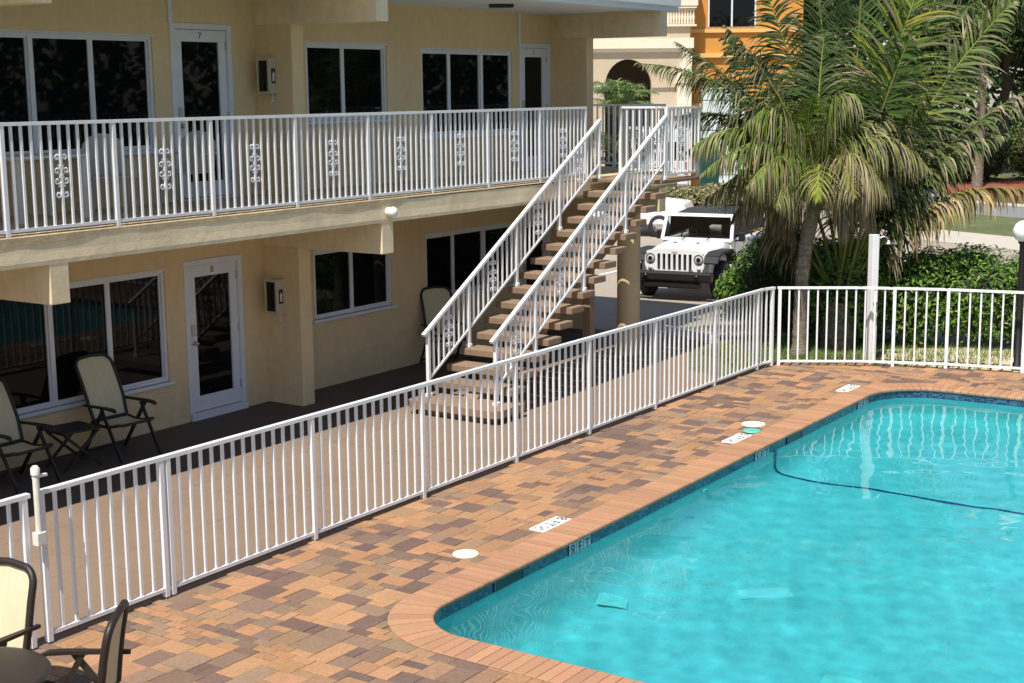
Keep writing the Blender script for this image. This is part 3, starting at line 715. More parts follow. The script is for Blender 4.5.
# ------------------------------------------------------------------ patio furniture
def chair(loc, facing, label, rec=22, backh=.78, seat_z=.42, m='sling', group='sling patio chairs', fr='dark', fr_r=.022, bow=1.0):
    t = empty('patio_chair', loc, math.atan2(facing[1], facing[0])); hw = .26; sx = math.sin(R(rec)); cx = math.cos(R(rec))
    # seat
    s = MB(); n_ = 8
    prof = [(-.22 + .50*i/n_, seat_z - .035*math.sin(math.pi*i/n_) + .02*(i/n_)) for i in range(n_+1)]
    for (a, za), (b, zb) in zip(prof, prof[1:]): s.add([(a, -hw+.02, za), (b, -hw+.02, zb), (b, hw-.02, zb), (a, hw-.02, za)], [(0, 1, 2, 3)], smooth=True)
    s.build('seat', m, t)
    f = MB(); p = [(x, -hw, z) for x, z in prof] + [(prof[-1][0]+.03, -hw+.05, prof[-1][1]-.005), (prof[-1][0]+.03, hw-.05, prof[-1][1]-.005)] + [(x, hw, z) for x, z in prof[::-1]]
    f.tube(p, .019, 8); f.tube([(-.2, -hw, seat_z), (-.2, hw, seat_z)], .016, 8); f.build('seat_frame', fr, t)
    # back: a curved panel with a rounded top
    out = []; 
    def bp(u_, v_):     # u across, v up the back
        c = bow*(.03*(math.cos(u_/hw*1.3) - 1) - .03*math.sin(math.pi*v_/backh)); d = v_
        return V((-.20 - d*sx + c*cx*(-1) - .02, u_, seat_z + .02 + d*cx))
    rd = .12; pr = []
    for i in range(7): a = R(90*i/6); pr.append((hw - rd + rd*math.cos(a)*1.0, backh - rd + rd*math.sin(a)))
    side = [(hw*.93, 0), (hw, backh*.3), (hw, backh*.6)] + pr + [(0, backh+.012)]
    full = side + [(-x, z) for x, z in side[::-1][1:]]
    fb = MB(); fb.tube([bp(x, z) for x, z in full], fr_r, 8); fb.tube([bp(-hw*.93, 0), bp(hw*.93, 0)], .016, 8); fb.build('back_frame', fr, t)
    b = MB(); rows = [0, .12, .25, .4, .55, .7, .82, .9, .96, 1.0]
    def half(z):
        if z < backh - rd: return min(hw, hw*.93 + .25*hw*z/backh*.3)
        return hw - rd + math.sqrt(max(0, rd*rd - (z-(backh-rd))**2))
    for za, zb in zip(rows, rows[1:]):
        for k in range(6):
            ua, ub = -1 + k/3, -1 + (k+1)/3; za_, zb_ = za*backh, zb*backh
            b.add([bp(half(za_)*ua, za_), bp(half(za_)*ub, za_), bp(half(zb_)*ub, zb_), bp(half(zb_)*ua, zb_)], [(0, 1, 2, 3)], smooth=True)
    b.build('backrest', m, t)
    for sgn in (-1, 1):
        y = sgn*(hw+.035); a = MB(); az = seat_z + .215
        pts = [(-.30, .0), (-.05, .008), (.12, .012), (.24, .008), (.30, -.012)]
        wd = [.016, .024, .03, .03, .016]
        for i in range(len(pts)-1):
            (xa, da), (xb, db) = pts[i], pts[i+1]; va, vb = wd[i], wd[i+1]
            a.add([(xa, y-va, az+da), (xa, y+va, az+da), (xb, y+vb, az+db), (xb, y-vb, az+db), (xa, y-va, az+da-.025), (xa, y+va, az+da-.025), (xb, y+vb, az+db-.025), (xb, y-vb, az+db-.025)], [(0, 3, 2, 1), (4, 5, 6, 7), (0, 4, 7, 3), (1, 2, 6, 5), (3, 7, 6, 2), (0, 1, 5, 4)])
        a.build('armrest', fr, t)
        g_ = MB(); g_.bar((.02, y-.004*sgn, az-.02), (.36, y-.01*sgn, 0), .022, .042); g_.build('leg', fr, t)
        g_ = MB(); g_.bar((.08, y+.018*sgn, az-.02), (-.36, y+.012*sgn, 0), .022, .042); g_.build('leg', fr, t)
    sb = MB(); sb.bar((-.33, -hw-.03, .05), (-.33, hw+.03, .05), .02, .03); sb.build('stretcher', fr, t)
    return tag(t, label, 'chair', group)
chair((11.50, 13.52, 0), (-.06, -1), 'reclining sling chair in the shade under the lower window, right of the folding table', rec=24)
chair((9.94, 13.45, 0), (.02, -1), 'reclining sling chair in the shade left of the folding table, cut by the photo edge', rec=24)
chair((18.28, 13.66, 0), (-.5, -.87), 'sling chair standing behind the foot of the staircase', rec=18)
chair((5.83, 8.48, 0), (-.95, -.12), 'sunlit sling chair facing the round table beside the pool gate', rec=12, backh=.60, fr_r=.027, bow=.5)
chair((5.77, 7.37, 0), (-.60, .80), 'sling chair seen edge on at the near side of the round table', rec=9, backh=.58, fr_r=.027, bow=.4)
t = empty('folding_table', (10.83, 13.6, 0), R(-8)); tp_ = MB()
for k in range(7): tp_.box((-.25, -.25+.0725*k, .44), (.25, -.25+.0725*k+.064, .462), bev=.003)
tp_.build('table_top', 'dark', t)
for x in (-.2, .2): MB().box((x-.015, -.25, .415), (x+.015, .25, .44)).build('top_batten', 'dark', t)
for s in (-1, 1):
    for k in (-1, 1): MB().bar((k*.22, s*.2+.012*k, .42), (-k*.24, s*.2+.012*k, 0), .022, .032).build('leg', 'dark', t)
tag(t, 'small dark folding side table with crossed legs between the two reclining chairs', 'table')
t = empty('round_table', (5.23, 7.68, 0))
MB().lathe([(0, .715), (.44, .715), (.468, .712), (.48, .70), (.48, .69), (.46, .682), (0, .682)], n=56).build('table_top', mat('table_top_paint', (.030, .021, .017), .38, var=.12, vscale=14, bump=.06, bscale=200), t)
MB().lathe([(.03, .68), (.03, .08), (.25, .03), (.26, 0), (0, 0)], n=24).build('pedestal', 'dark', t)
tag(t, 'dark round patio table in the near left corner by the pool gate', 'table')
# upper walkway furniture: moulded chairs and a cloth covered table
def tub_chair(loc, facing, label):
    t = empty('moulded_chair', loc, math.atan2(facing[1], facing[0])); z0 = .43
    s = MB(); s.box((-.22, -.24, z0-.03), (.26, .24, z0), bev=.012); s.build('seat', 'chairgrey', t)
    b = MB(); K = 9; pts = []
    prof = [(-.25, 0), (-.25, .30)] + [(-.25*math.cos(R(180*i/K)), .30 + .20*math.sin(R(180*i/K))) for i in range(1, K)] + [(.25, .30), (.25, 0)]
    mt = Matrix.Translation((-.22, 0, z0)) @ Matrix.Rotation(R(-12), 4, 'Y') @ Matrix.Rotation(R(90), 4, 'Z') @ Matrix.Rotation(R(90), 4, 'X')
    b.prism(prof, -.012, .012, mtx=mt); b.build('backrest', 'chairgrey', t)
    for y in (-1, 1):
        a = MB(); a.box((-.26, y*.27-.025, z0+.2), (.2, y*.27+.025, z0+.225), bev=.006); a.bar((.17, y*.27, z0+.2), (.2, y*.27, z0-.02), .035, .03); a.build('armrest', 'chairgrey', t)
        for x in (-.2, .22): MB().bar((x, y*.22, z0-.02), (x*1.18, y*.25, 0), .04, .035).build('leg', 'chairgrey', t)
    return tag(t, label, 'chair', 'white moulded chairs on the upper walkway')
tub_chair((11.55, 13.55, 2.93), (-.5, -.85), 'white round-backed chair behind the balcony railing below the wide upper window')
tub_chair((12.75, 13.5, 2.93), (-.95, -.3), 'white round-backed chair on the upper walkway beside the upper door')
t = empty('walkway_table', (10.45, 13.5, 2.93)); MB().box((-.5, -.36, .69), (.5, .36, .72), bev=.01).build('table_top', 'whiteold', t)
for x in (-.44, .44):
    for y in (-.3, .3): MB().box((x-.025, y-.025, 0), (x+.025, y+.025, .69)).build('leg', 'whiteold', t)
tag(t, 'pale table on the upper walkway at the left end of the balcony', 'table')

# ------------------------------------------------------------------ shower post, lamp post, wheel stop
t = empty('shower_post', (21.93, 8.0, 0), R(-35)); MB().box((-.06, -.06, -.02), (.06, .06, 2.03), bev=.006).build('post', 'white', t)
s = MB(); s.tube([(.07, -.03, 1.97), (.12, -.06, 2.0), (.17, -.09, 1.99), (.19, -.10, 1.95)], .012, 8); s.lathe([(.018, .05), (.03, .03), (.06, .0), (.06, -.01), (0, -.01)], o=(.195, -.105, 1.89), n=16); s.build('shower_head', 'steel', t)
s = MB(); s.tube([(.0, -.085, .2), (.0, -.085, .92)], .01, 8); s.lathe([(.03, 0), (.03, .03), (0, .03)], mtx=Matrix.Translation((0, -.075, .95)) @ mx, n=12); s.build('tap', 'steel', t)
tag(t, 'square white outdoor shower post with a metal head behind the far fence', 'shower')
t = empty('lamp_post', (22.56, 5.89, 0)); MB().lathe([(.09, -.02), (.09, .06), (.05, .1), (.045, 1.92), (.07, 1.95), (.07, 1.99)], n=20).build('post', 'black', t)
MB().lathe([(.06, 1.97), (.12, 2.01), (.155, 2.09), (.155, 2.15), (.12, 2.23), (.06, 2.28), (0, 2.29)], n=28).build('globe', 'opal', t)
tag(t, 'black lamp post with a white globe at the right edge', 'lamp')
t = empty('wheel_stop', (22.6, 11.55, 0), R(-25)); MB().prism([(-.07, -.02), (.07, -.02), (.05, .11), (-.05, .11)], -.7, .7, mtx=Matrix.Rotation(R(90), 4, 'X')).build('concrete_bar', 'tilewhite', t)
tag(t, 'white concrete wheel stop at the grass beyond the pool fence', 'wheel stop')

# ------------------------------------------------------------------ vehicles
def wheel(t, x, y, r=.40, w=.24):
    mt = Matrix.Translation((x, y, r)) @ Matrix.Rotation(R(90), 4, 'X')
    o = MB().lathe([(r*.62, -w/2), (r*.9, -w/2), (r, -w/2+.03), (r, w/2-.03), (r*.9, w/2), (r*.62, w/2)], mtx=mt, n=28).build('wheel', 'rubber', t)
    MB().lathe([(0, -w/2+.03), (r*.2, -w/2+.03), (r*.5, -w/2+.06), (r*.63, -w/2+.01), (r*.63, w/2-.01), (r*.5, w/2-.06), (r*.2, w/2-.03), (0, w/2-.03)], mtx=mt, n=20).build('rim', 'chrome', o)
t = empty('offroad_car', (26.45, 13.92, -.015), R(188))       # faces -x in the world; local +x is forward
b = MB()
b.box((-1.55, -.74, .52), (-.16, .74, .86), bev=.03)          # engine bay sides
b.box((-4.3, -.78, .52), (-1.5, .78, 1.14), bev=.04)          # tub
b.build('body', 'carwhite', t)
h = MB(); sec = []
for x, zc, ze, hw in ((-.20, 1.06, .96, .60), (-.5, 1.10, 1.0, .655), (-1.0, 1.135, 1.04, .70), (-1.56, 1.155, 1.07, .745)):
    sec.append([(x, hw*k/6, ze + (zc-ze)*(1-abs(k/6)**3)) for k in range(-6, 7)] + [(x, hw, .84), (x, -hw, .84)])
nS = len(sec[0]); h.add([p for s_ in sec for p in s_], [(i*nS+j, i*nS+(j+1) % nS, (i+1)*nS+(j+1) % nS, (i+1)*nS+j) for i in range(3) for j in range(nS)] + [tuple(range(nS))[::-1], tuple(range(3*nS, 4*nS))], smooth=True)
hd = h.build('hood', 'carwhite', t)
lt_ = MB(); 
for y in (-.72, .72): lt_.box((-.62, y-.02, .93), (-.55, y+.03, 1.0), bev=.006)
lt_.build('hood_latch', 'black', t)
MB().lathe([(0, .012), (.03, .01), (.035, 0)], o=(-.85, .25, 1.125), n=12).build('hood_stop', 'black', hd); MB().lathe([(0, .012), (.03, .01), (.035, 0)], o=(-.85, -.25, 1.125), n=12).build('hood_stop', 'black', hd)
# grille: a plate with seven real slots
gm = Matrix.Translation((-.17, 0, 0)) @ Matrix.Rotation(R(90), 4, 'Z') @ Matrix.Rotation(R(90), 4, 'X')   # xy -> (y, z), extruded along +x
gp_ = MB(); sl_w, gap = .062, .052; zt, zb = .965, .625
xs_ = [(k-3)*(sl_w+gap) for k in range(7)]
edges = [-.42] + [v for c in xs_ for v in (c-sl_w/2, c+sl_w/2)] + [.42]
for i in range(0, 16, 2): gp_.prism([(edges[i], zb), (edges[i+1], zb), (edges[i+1], zt), (edges[i], zt)], 0, .07, mtx=gm)
top = [(-.60, zt), (.60, zt), (.62, 1.0)] + [(.62*math.cos(R(a)) , 1.0 + .07*math.sin(R(a))) for a in range(15, 180, 15)] + [(-.62, 1.0)]
gp_.prism(top, 0, .07, mtx=gm); gp_.prism([(-.56, .53), (.56, .53), (.60, zb), (-.60, zb)], 0, .07, mtx=gm)
for s_ in (-1, 1):
    q = [(s_*.42, zb), (s_*.60, zb), (s_*.645, .72), (s_*.66, .83), (s_*.64, .92), (s_*.60, zt), (s_*.42, zt)]
    gp_.prism(q if s_ > 0 else q[::-1], 0, .07, mtx=gm)
gr = gp_.build('grille', 'carwhite', t); MB().box((-.168, -.43, .60), (-.15, .43, .98)).build('radiator', 'black', gr)
text('nameplate', 'Jeep', .075, 'grey', Matrix.Translation((-.097, 0, 1.005)) @ Matrix.Rotation(R(90), 4, 'Z') @ Matrix.Rotation(R(90), 4, 'X'), gr)
for s_ in (-1, 1):
    mt = Matrix.Translation((-.11, s_*.525, .865)) @ Matrix.Rotation(R(90), 4, 'Y')
    o = MB().lathe([(.10, .0), (.105, .02), (.098, .03), (.09, .02)], mtx=mt, n=24).build('headlight', 'black', t)
    MB().lathe([(.086, .010), (.06, .028), (0, .034)], mtx=mt, n=24).build('lens', 'lamp', o); MB().lathe([(.045, .032), (.03, .038), (0, .040)], mtx=mt, n=16).build('projector', 'blackgloss', o)
    mt = Matrix.Translation((-.11, s_*.535, .665)) @ Matrix.Rotation(R(90), 4, 'Y')
    o = MB().lathe([(.045, 0), (.048, .015), (.0, .022)], mtx=mt, n=16).build('turn_signal', 'lamp', t)
    f = MB(); arc = [(-.05, .80), (-.14, .93), (-.35, .99), (-1.05, .99), (-1.25, .9), (-1.36, .66)]
    for (xa, za), (xb, zb_) in zip(arc, arc[1:]): f.bar((xa, s_*.80, za), (xb, s_*.80, zb_), .30, .05)
    f.build('fender', mat('fender_plastic', (.022, .022, .023), .75), t)
    f = MB(); arc = [(-2.75, .62), (-2.85, .9), (-3.02, 1.0), (-3.72, 1.0), (-3.9, .9), (-4.0, .62)]
    for (xa, za), (xb, zb_) in zip(arc, arc[1:]): f.bar((xa, s_*.82, za), (xb, s_*.82, zb_), .22, .05)
    f.build('fender', 'black', t)
    wheel(t, -.74, s_*.79); wheel(t, -3.35, s_*.79)
    m_ = MB(); m_.box((-1.78, s_*.93-.07, 1.10), (-1.70, s_*.93+.07, 1.30), bev=.02); m_.bar((-1.74, s_*.78, 1.10), (-1.74, s_*.90, 1.14), .04, .04); m_.build('mirror', 'black', t)
    d = MB(); d.box((-2.72, s_*.785-.012, .62), (-1.72, s_*.785+.012, 1.13), bev=.008); d.build('door', 'carwhite', t)
bp_ = MB(); bp_.box((-.10, -.86, .42), (.12, .86, .62), bev=.04); bp_.box((-.06, -.60, .28), (.08, .60, .42), bev=.03); bp_.box((-.3, -.5, .3), (-.1, .5, .5)); bp_.build('front_bumper', 'black', t)
for y in (-.42, .42): (MB()).tube([(.05, y-.03, .62), (.10, y-.03, .66), (.10, y+.03, .66), (.05, y+.03, .62)], .014, 8).build('tow_hook', 'blackgloss', t)
for y in (-.55, .55): MB().lathe([(.05, 0), (.05, .02), (0, .02)], mtx=Matrix.Translation((.12, y, .52)) @ Matrix.Rotation(R(90), 4, 'Y'), n=14).build('fog_light', 'blackgloss', t)
# windscreen
def ws(y, z): return V((-1.50 - (z - 1.12)*.38, y, z))
wf = MB()
for a, b_ in (((-.78, 1.12), (-.74, 1.64)), ((.78, 1.12), (.74, 1.64)), ((-.74, 1.64), (.74, 1.64)), ((-.78, 1.13), (.78, 1.13))): wf.bar(ws(*a), ws(*b_), .07, .05, up=(1, 0, .3))
wf_ = wf.build('windscreen_frame', 'carwhite', t)
MB().add([ws(-.75, 1.15), ws(.75, 1.15), ws(.72, 1.62), ws(-.72, 1.62)], [(0, 1, 2, 3)]).build('windscreen', 'carglass', wf_)
wp = MB()
for y in (.10, -.45): wp.bar(ws(y+.05, 1.12) + V((.03, 0, .0)), ws(y+.38, 1.24) + V((.03, 0, 0)), .012, .012)
wp.build('wiper', 'black', t)
tp_ = MB(); sec = [[(x, -.70, 1.2), (x, -.68, z-.06), (x, -.58, z), (x, .58, z), (x, .68, z-.06), (x, .70, 1.2)] for x, z in ((-1.74, 1.66), (-2.6, 1.72), (-3.4, 1.71), (-4.15, 1.64), (-4.28, 1.2))]
tp_.add([p for s_ in sec for p in s_], [(i*6+j, i*6+j+1, (i+1)*6+j+1, (i+1)*6+j) for i in range(4) for j in range(5)] + [(29, 28, 27, 26, 25, 24)]); tp_.build('soft_top', 'softtop', t)
for y in (-.38, .38):
    q = MB(); q.box((-2.75, y-.24, .75), (-2.25, y+.24, .95), bev=.04); q.box((-2.85, y-.23, .9), (-2.68, y+.23, 1.42), bev=.05); q.box((-2.82, y-.12, 1.42), (-2.72, y+.12, 1.6), bev=.03); q.build('seat', mat('seat_cloth', (.05, .05, .055), .9), t)
MB().box((-1.98, -.72, .95), (-1.70, .72, 1.13), bev=.04).build('dashboard', 'black', t)
q = MB(); cm = Matrix.Translation((-2.06, -.36, 1.14)) @ Matrix.Rotation(R(65), 4, 'Y'); q.tube([cm @ V((.19*math.cos(2*math.pi*k/20), .19*math.sin(2*math.pi*k/20), 0)) for k in range(21)], .016, 6); q.bar(cm @ V((-.19, 0, 0)), cm @ V((.19, 0, 0)), .03, .02); q.build('steering_wheel', 'grey', t)
MB().box((-1.74, -.12, 1.50), (-1.70, .12, 1.57), bev=.01).build('rear_view_mirror', 'black', t)
tag(t, 'white off-road car with round headlights and seven-slot grille beyond the staircase', 'car')

def simple_car(loc, rz, col, name, label, prof, hw, glass_prof):
    t = empty(name, loc, rz); b = MB(); ys = [(-hw, .0), (-hw*.96, .04), (hw*.96, .04), (hw, 0)]
    mt = Matrix.Rotation(R(90), 4, 'X'); b.prism(prof, -hw, hw, mtx=mt); bo = b.build('body', col, t)
    bv = bo.modifiers.new('edge', 'BEVEL'); bv.width = .06; bv.segments = 3; bv.limit_method = 'ANGLE'
    gph = MB().prism(glass_prof, -hw*.9, hw*.9, mtx=mt); go = gph.build('cabin_glass', 'glass', t); bv = go.modifiers.new('edge', 'BEVEL'); bv.width = .08; bv.segments = 3
    xs = [p[0] for p in glass_prof]; zt = max(p[1] for p in glass_prof); tops = [p[0] for p in glass_prof if p[1] == zt]
    ro = MB().box((min(tops)-.02, -hw*.86, zt-.02), (max(tops)+.02, hw*.86, zt+.045), bev=.02).build('roof', col, t)
    pil = MB()
    for y in (-hw*.885, hw*.885):
        g0 = [p for p in glass_prof]
        for a, b_ in ((g0[0], g0[1]), (g0[2], g0[3])): pil.bar((a[0], y, a[1]), (b_[0], y*.97, b_[1]), .06, .06)
        xm = (min(tops)+max(tops))/2; pil.bar((xm, y*1.015, glass_prof[0][1]), (xm, y*1.015, zt), .05, .06)
    pil.build('pillar', col, t)
    L_ = prof[-1][0]
    for x in (max(p[0] for p in prof)*.62, min(p[0] for p in prof)*.62):
        for y in (-hw+.1, hw-.1): wheel(t, x, y, .34, .22)
    xf = max(p[0] for p in prof)
    for s_ in (-1, 1):
        MB().box((xf-.10, s_*hw*.72-.17, .62), (xf+.012, s_*hw*.72+.17, .78), bev=.02).build('headlight', 'lamp', t)
    MB().box((xf-.05, -hw*.9, .30), (xf+.02, hw*.9, .50), bev=.02).build('front_bumper', 'black', t)
    return tag(t, label, 'car')
suv = [(2.2, .35), (2.25, .7), (2.1, .98), (.95, 1.10), (-2.0, 1.12), (-2.25, .95), (-2.25, .35)]
simple_car(tuple(L(3.25, -.01, 44)), R(290), 'carwhite', 'parked_car', 'white parked car seen beyond the top of the staircase', suv, .9, [(1.0, 1.08), (.35, 1.66), (-1.75, 1.66), (-2.1, 1.1)])
sed = [(2.2, .3), (2.25, .62), (2.0, .82), (.9, .92), (-1.5, .94), (-2.2, .85), (-2.2, .3)]
simple_car((49.2, 18.0, .01), R(245), 'carblue', 'parked_car', 'dark blue car on the street behind the palm fronds', sed, .88, [(1.0, .9), (.3, 1.40), (-1.0, 1.40), (-1.7, .92)])

# ------------------------------------------------------------------ buildings across the street (frame: right / up / beyond)
BM = Matrix(((RT.x, FW.x, 0, 0), (RT.y, FW.y, 0, 0), (0, 0, 1, 0), (0, 0, 0, 1)))
def across(name, lat, d):
    o = empty(name, L(lat, 0, d)); o.matrix_world = Matrix.Translation(L(lat, 0, d)) @ BM; return o      # local x right, y away
t = across('arched_building', 5.0, 62)
w_ = MB(); arch = [(.98*math.cos(R(a)), 4.45 + 1.12*math.sin(R(a))) for a in range(180, -1, -12)]
mt = Matrix.Rotation(R(90), 4, 'X')
w_.prism([(-6, -.1), (-.98, -.1), (-.98, 4.45)] + arch[1:9] + [(0, 6.42), (-6, 6.42)], -.5, 0, mtx=mt)
w_.prism([(2.62, 6.42), (0, 6.42)] + arch[8:-1] + [(.98, 4.45), (.98, -.1), (2.62, -.1)], -.5, 0, mtx=mt)
w_.build('wall', 'tancream', t)
MB().box((-6, .5, -.1), (2.6, 7, 6.3)).build('inner_block', 'tancream', t) if False else None
b = MB(); b.box((-6, 4.5, -.1), (2.6, 4.7, 6.4)); b.build('porch_back_wall', mat('shade_tan_stucco', (.10, .08, .055), .9), t)  # back wall is tan stucco darkened to paint the porch shade
MB().box((-6, .5, 6.2), (2.6, 4.6, 6.42)).build('porch_ceiling', 'tancream', t)
c = MB(); c.box((-6, -.22, 6.0), (2.72, 0, 6.42)); c.box((-6, -.12, 5.85), (2.66, 0, 6.0)); c.build('cornice', 'palecream', t)
c = MB(); c.box((.98, -.10, 4.38), (2.62, 0, 4.55)); c.build('string_course', 'tancream', t)
MB().box((2.05, -.16, -.1), (2.66, -.002, 4.38), bev=.02).build('corner_pier', 'palecream', t)
MB().prism([(1.98, 4.55), (2.66, 4.55), (2.66, 5.85), (2.30, 5.85)], 0, .14, mtx=mt).build('bracket', 'palecream', t)
c = MB(); c.box((-6, .15, 6.42), (2.6, .4, 6.9)); c.build('parapet', 'tancream', t)
bal_p = [(.0, 0), (.05, 0), (.05, .08), (.035, .12), (.065, .3), (.03, .5), (.05, .58), (.05, .66), (0, .66)]
bo = None
for k in range(11):
    x = 1.55 + k*.118
    if bo is None: bo = MB().lathe(bal_p, n=8).build('baluster', 'palecream', t); o = bo
    else: o = copy_of(bo, t)
    o.location = (x, .1, 6.98)
MB().box((1.45, 0, 6.90), (2.85, .22, 6.98)).build('balustrade_base', 'palecream', t); MB().box((1.45, -.02, 7.64), (2.85, .24, 7.74)).build('balustrade_rail', 'palecream', t)
MB().box((2.0, -.05, 7.74), (2.9, 1.2, 9.3)).build('upper_pier', 'palecream', t)
MB().box((-6, 2.5, 6.42), (2.0, 2.8, 11)).build('upper_wall', 'tancream', t)
tag(t, 'tan building across the street with a dark arched porch and a balustrade', 'building')
t = across('orange_building', 10.6, 63)
w_ = MB()
for x0, x1, z0, z1 in ((-2.85, 1.9, 4.55, 6.9), (-2.85, -2.15, 6.9, 8.6), (-.1, 1.9, 6.9, 8.6), (-2.85, 1.9, 8.6, 11.5), (-2.85, -2.42, -.1, 4.55), (-.42, 1.9, -.1, 4.55)): w_.box((x0, 0, z0), (x1, .3, z1))
w_.build('wall', 'orange', t)
MB().box((-2.84, .3, -.1), (-2.6, 9, 11.5)).build('side_wall', 'orange', t); MB().box((1.66, .3, -.1), (1.9, 9, 11.5)).build('side_wall', 'orange', t)
wi = MB(); wi.box((-2.15, .08, 6.9), (-.1, .12, 8.6)); wi_ = wi.build('window', 'glass', t)
f = MB()
for x in (-2.15, -1.16, -.16): f.box((x, .02, 6.9), (x+.07, .08, 8.6))
f.box((-2.2, .0, 6.84), (-.05, .1, 6.9)); f.build('frame', 'frame', wi_)
c = MB(); c.box((-2.9, -.12, 6.66), (1.95, 0, 6.80)); c.box((-2.9, -.16, 5.62), (1.95, 0, 5.80)); c.box((-2.88, -.08, 3.55), (-2.4, 0, 3.7)); c.build('ledge', mat('pale_orange_trim', (.75, .45, .16), .8), t)
for x0, x1 in ((-2.42, -.42),):
    d = MB()
    for k in range(7): d.box((x0+.02, .10, .0+.64*k), (x1-.02, .16, .0+.64*k+.60), bev=.012)
    d.build('garage_door', 'garage', t)
    MB().box((x0, .165, -.1), (x1, .18, 4.55)).build('door_backing', 'grey', t)
tag(t, 'orange stucco building across the street with a pale garage door', 'building')
o = across('waste_bin', 7.75, 57); MB().box((-.36, -.4, .25), (.36, .4, 2.3), bev=.04).build('bin_body', 'greenbin', o); MB().box((-.4, -.46, 2.3), (.4, .44, 2.42), bev=.03).build('lid', 'greenbin', o)
for s_ in (-.4, .4): wheel(o, s_*.6, .2, .14, .1)
tag(o, 'dark green bin in front of the orange building', 'bin')
# white van on the driveway, glimpsed through the landing railing
t = across('white_van', 6.0, 58); v_ = MB(); v_.box((-1.1, 0, .45), (1.1, 5.0, 1.5), bev=.08); v_.box((-1.08, .05, 1.5), (1.08, 5.0, 2.75), bev=.14); v_.build('body', 'carwhite', t)
for x in (-.5, .5): MB().box((x-.4, .025, 1.55), (x+.4, .07, 2.25), bev=.02).build('rear_window', 'glass', t)
for s_ in (-1, 1): MB().box((s_*.98-.07, -.015, .95), (s_*.98+.07, .02, 1.45), bev=.01).build('tail_light', 'red', t)
MB().box((-1.08, -.1, .4), (1.08, .02, .6), bev=.03).build('bumper', 'grey', t)
for x in (-.92, .92):
    for y in (.9, 4.0):
        o = MB().lathe([(.2, -.12), (.38, -.12), (.38, .12), (.2, .12)], mtx=Matrix.Translation((x, y, .38)) @ Matrix.Rotation(R(90), 4, 'Y'), n=20).build('wheel', 'rubber', t)
tag(t, 'white van glimpsed through the landing railing', 'van')

# ------------------------------------------------------------------ plants
def leaf_cloud(mb, clumps, n, size, cols, squash=1.0, up=.3, shell=.55):
    """n leaves shared over ellipsoid clumps (centre, radii)"""
    wts = [c[1][0]*c[1][1] + c[1][2]*c[1][0] for c in clumps]; tot = sum(wts)
    for (c, r), wt in zip(clumps, wts):
        hue = random.uniform(.85, 1.15)
        for _ in range(int(n*wt/tot)):
            d = V((random.gauss(0, 1), random.gauss(0, 1), random.gauss(0, 1))).normalized(); k = shell + (1-shell)*random.random()**.6; k *= random.uniform(.9, 1.12)
            p = V((c[0]+d.x*r[0]*k, c[1]+d.y*r[1]*k, c[2]+d.z*r[2]*k))
            if p.z < .03: continue
            nrm = (d + V((random.gauss(0, .6), random.gauss(0, .6), random.gauss(up, .5)))).normalized(); a = nrm.orthogonal().normalized(); a.rotate(Matrix.Rotation(random.uniform(0, 6.28), 3, nrm)); b = nrm.cross(a)
            s = size*random.uniform(.6, 1.3); w = s*.42
            col = random.choice(cols); f = hue*random.uniform(.8, 1.2); col = tuple(x*f for x in col)
            mb.add([p - a*s*.5, p + b*w*.5 + nrm*s*.06, p + a*s*.55 - nrm*s*.08, p - b*w*.5 + nrm*s*.06], [(0, 1, 2, 3)], col)
GRN = [(.10, .20, .028), (.075, .16, .024), (.13, .24, .035), (.05, .11, .02), (.18, .29, .045)]
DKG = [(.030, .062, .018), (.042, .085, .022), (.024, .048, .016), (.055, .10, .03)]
GRY = [(.10, .12, .07), (.075, .10, .05), (.13, .15, .09)]
OLV = [(.09, .11, .025), (.12, .13, .04), (.07, .09, .02), (.15, .13, .05)]
def lump(mb, c, r, n=10, seed=0):
    bm = bmesh.new(); bmesh.ops.create_icosphere(bm, subdivisions=2, radius=1); rnd = random.Random(seed)
    for v in bm.verts:
        k = 1 + rnd.uniform(-.18, .12); v.co = V((c[0]+v.co.x*r[0]*k, c[1]+v.co.y*r[1]*k, max(.0, c[2]+v.co.z*r[2]*k)))
    bm.verts.index_update(); mb.add([v.co.copy() for v in bm.verts], [[v.index for v in f.verts] for f in bm.faces]); bm.free()
def bush(name, base, clumps, n, size, cols, label, cat, group=None, corek=.72, up=.3):
    t = empty(name, base); mb = MB(); leaf_cloud(mb, clumps, n, size, cols, up=up); mb.build('foliage', 'leaf', t)
    c_ = MB()  # solid dark lumps added inside the leaves to close gaps with shade
    for i, (c, r) in enumerate(clumps): lump(c_, c, [x*corek for x in r], seed=i)
    c_.build('dark_core', 'core', t); return tag(t, label, cat, group)
random.seed(21)
def row(p, q, n, rad, h, jit=.18):
    out = []
    for i in range(n):
        k = (i+.5)/n; x = p[0]+(q[0]-p[0])*k + random.uniform(-jit, jit); y = p[1]+(q[1]-p[1])*k + random.uniform(-jit, jit)
        hh = h*random.uniform(.88, 1.08)
        out.append(((x, y, hh*.5), (rad*random.uniform(.85, 1.15), rad*random.uniform(.85, 1.15), hh*.52)))
        out.append(((x+random.uniform(-.3, .3), y+random.uniform(-.3, .3), hh*.78), (rad*.6, rad*.6, hh*.26)))
    return out
bush('hedge', (24.35, 7.3, 0), row((-.75, 2.1), (1.2, -3.2), 6, .95, 1.72), 34000, .095, GRN, 'wide bright green hedge behind the far fence beside the lamp post', 'hedge', up=.8)
bush('hedge', (24.1, 10.2, 0), row((-.2, .75), (.3, -1.3), 4, .7, 1.7), 15000, .09, DKG, 'dark shaded hedge low behind the two palm trunks', 'hedge')  # leaf colours darkened to paint the shadow behind the palms
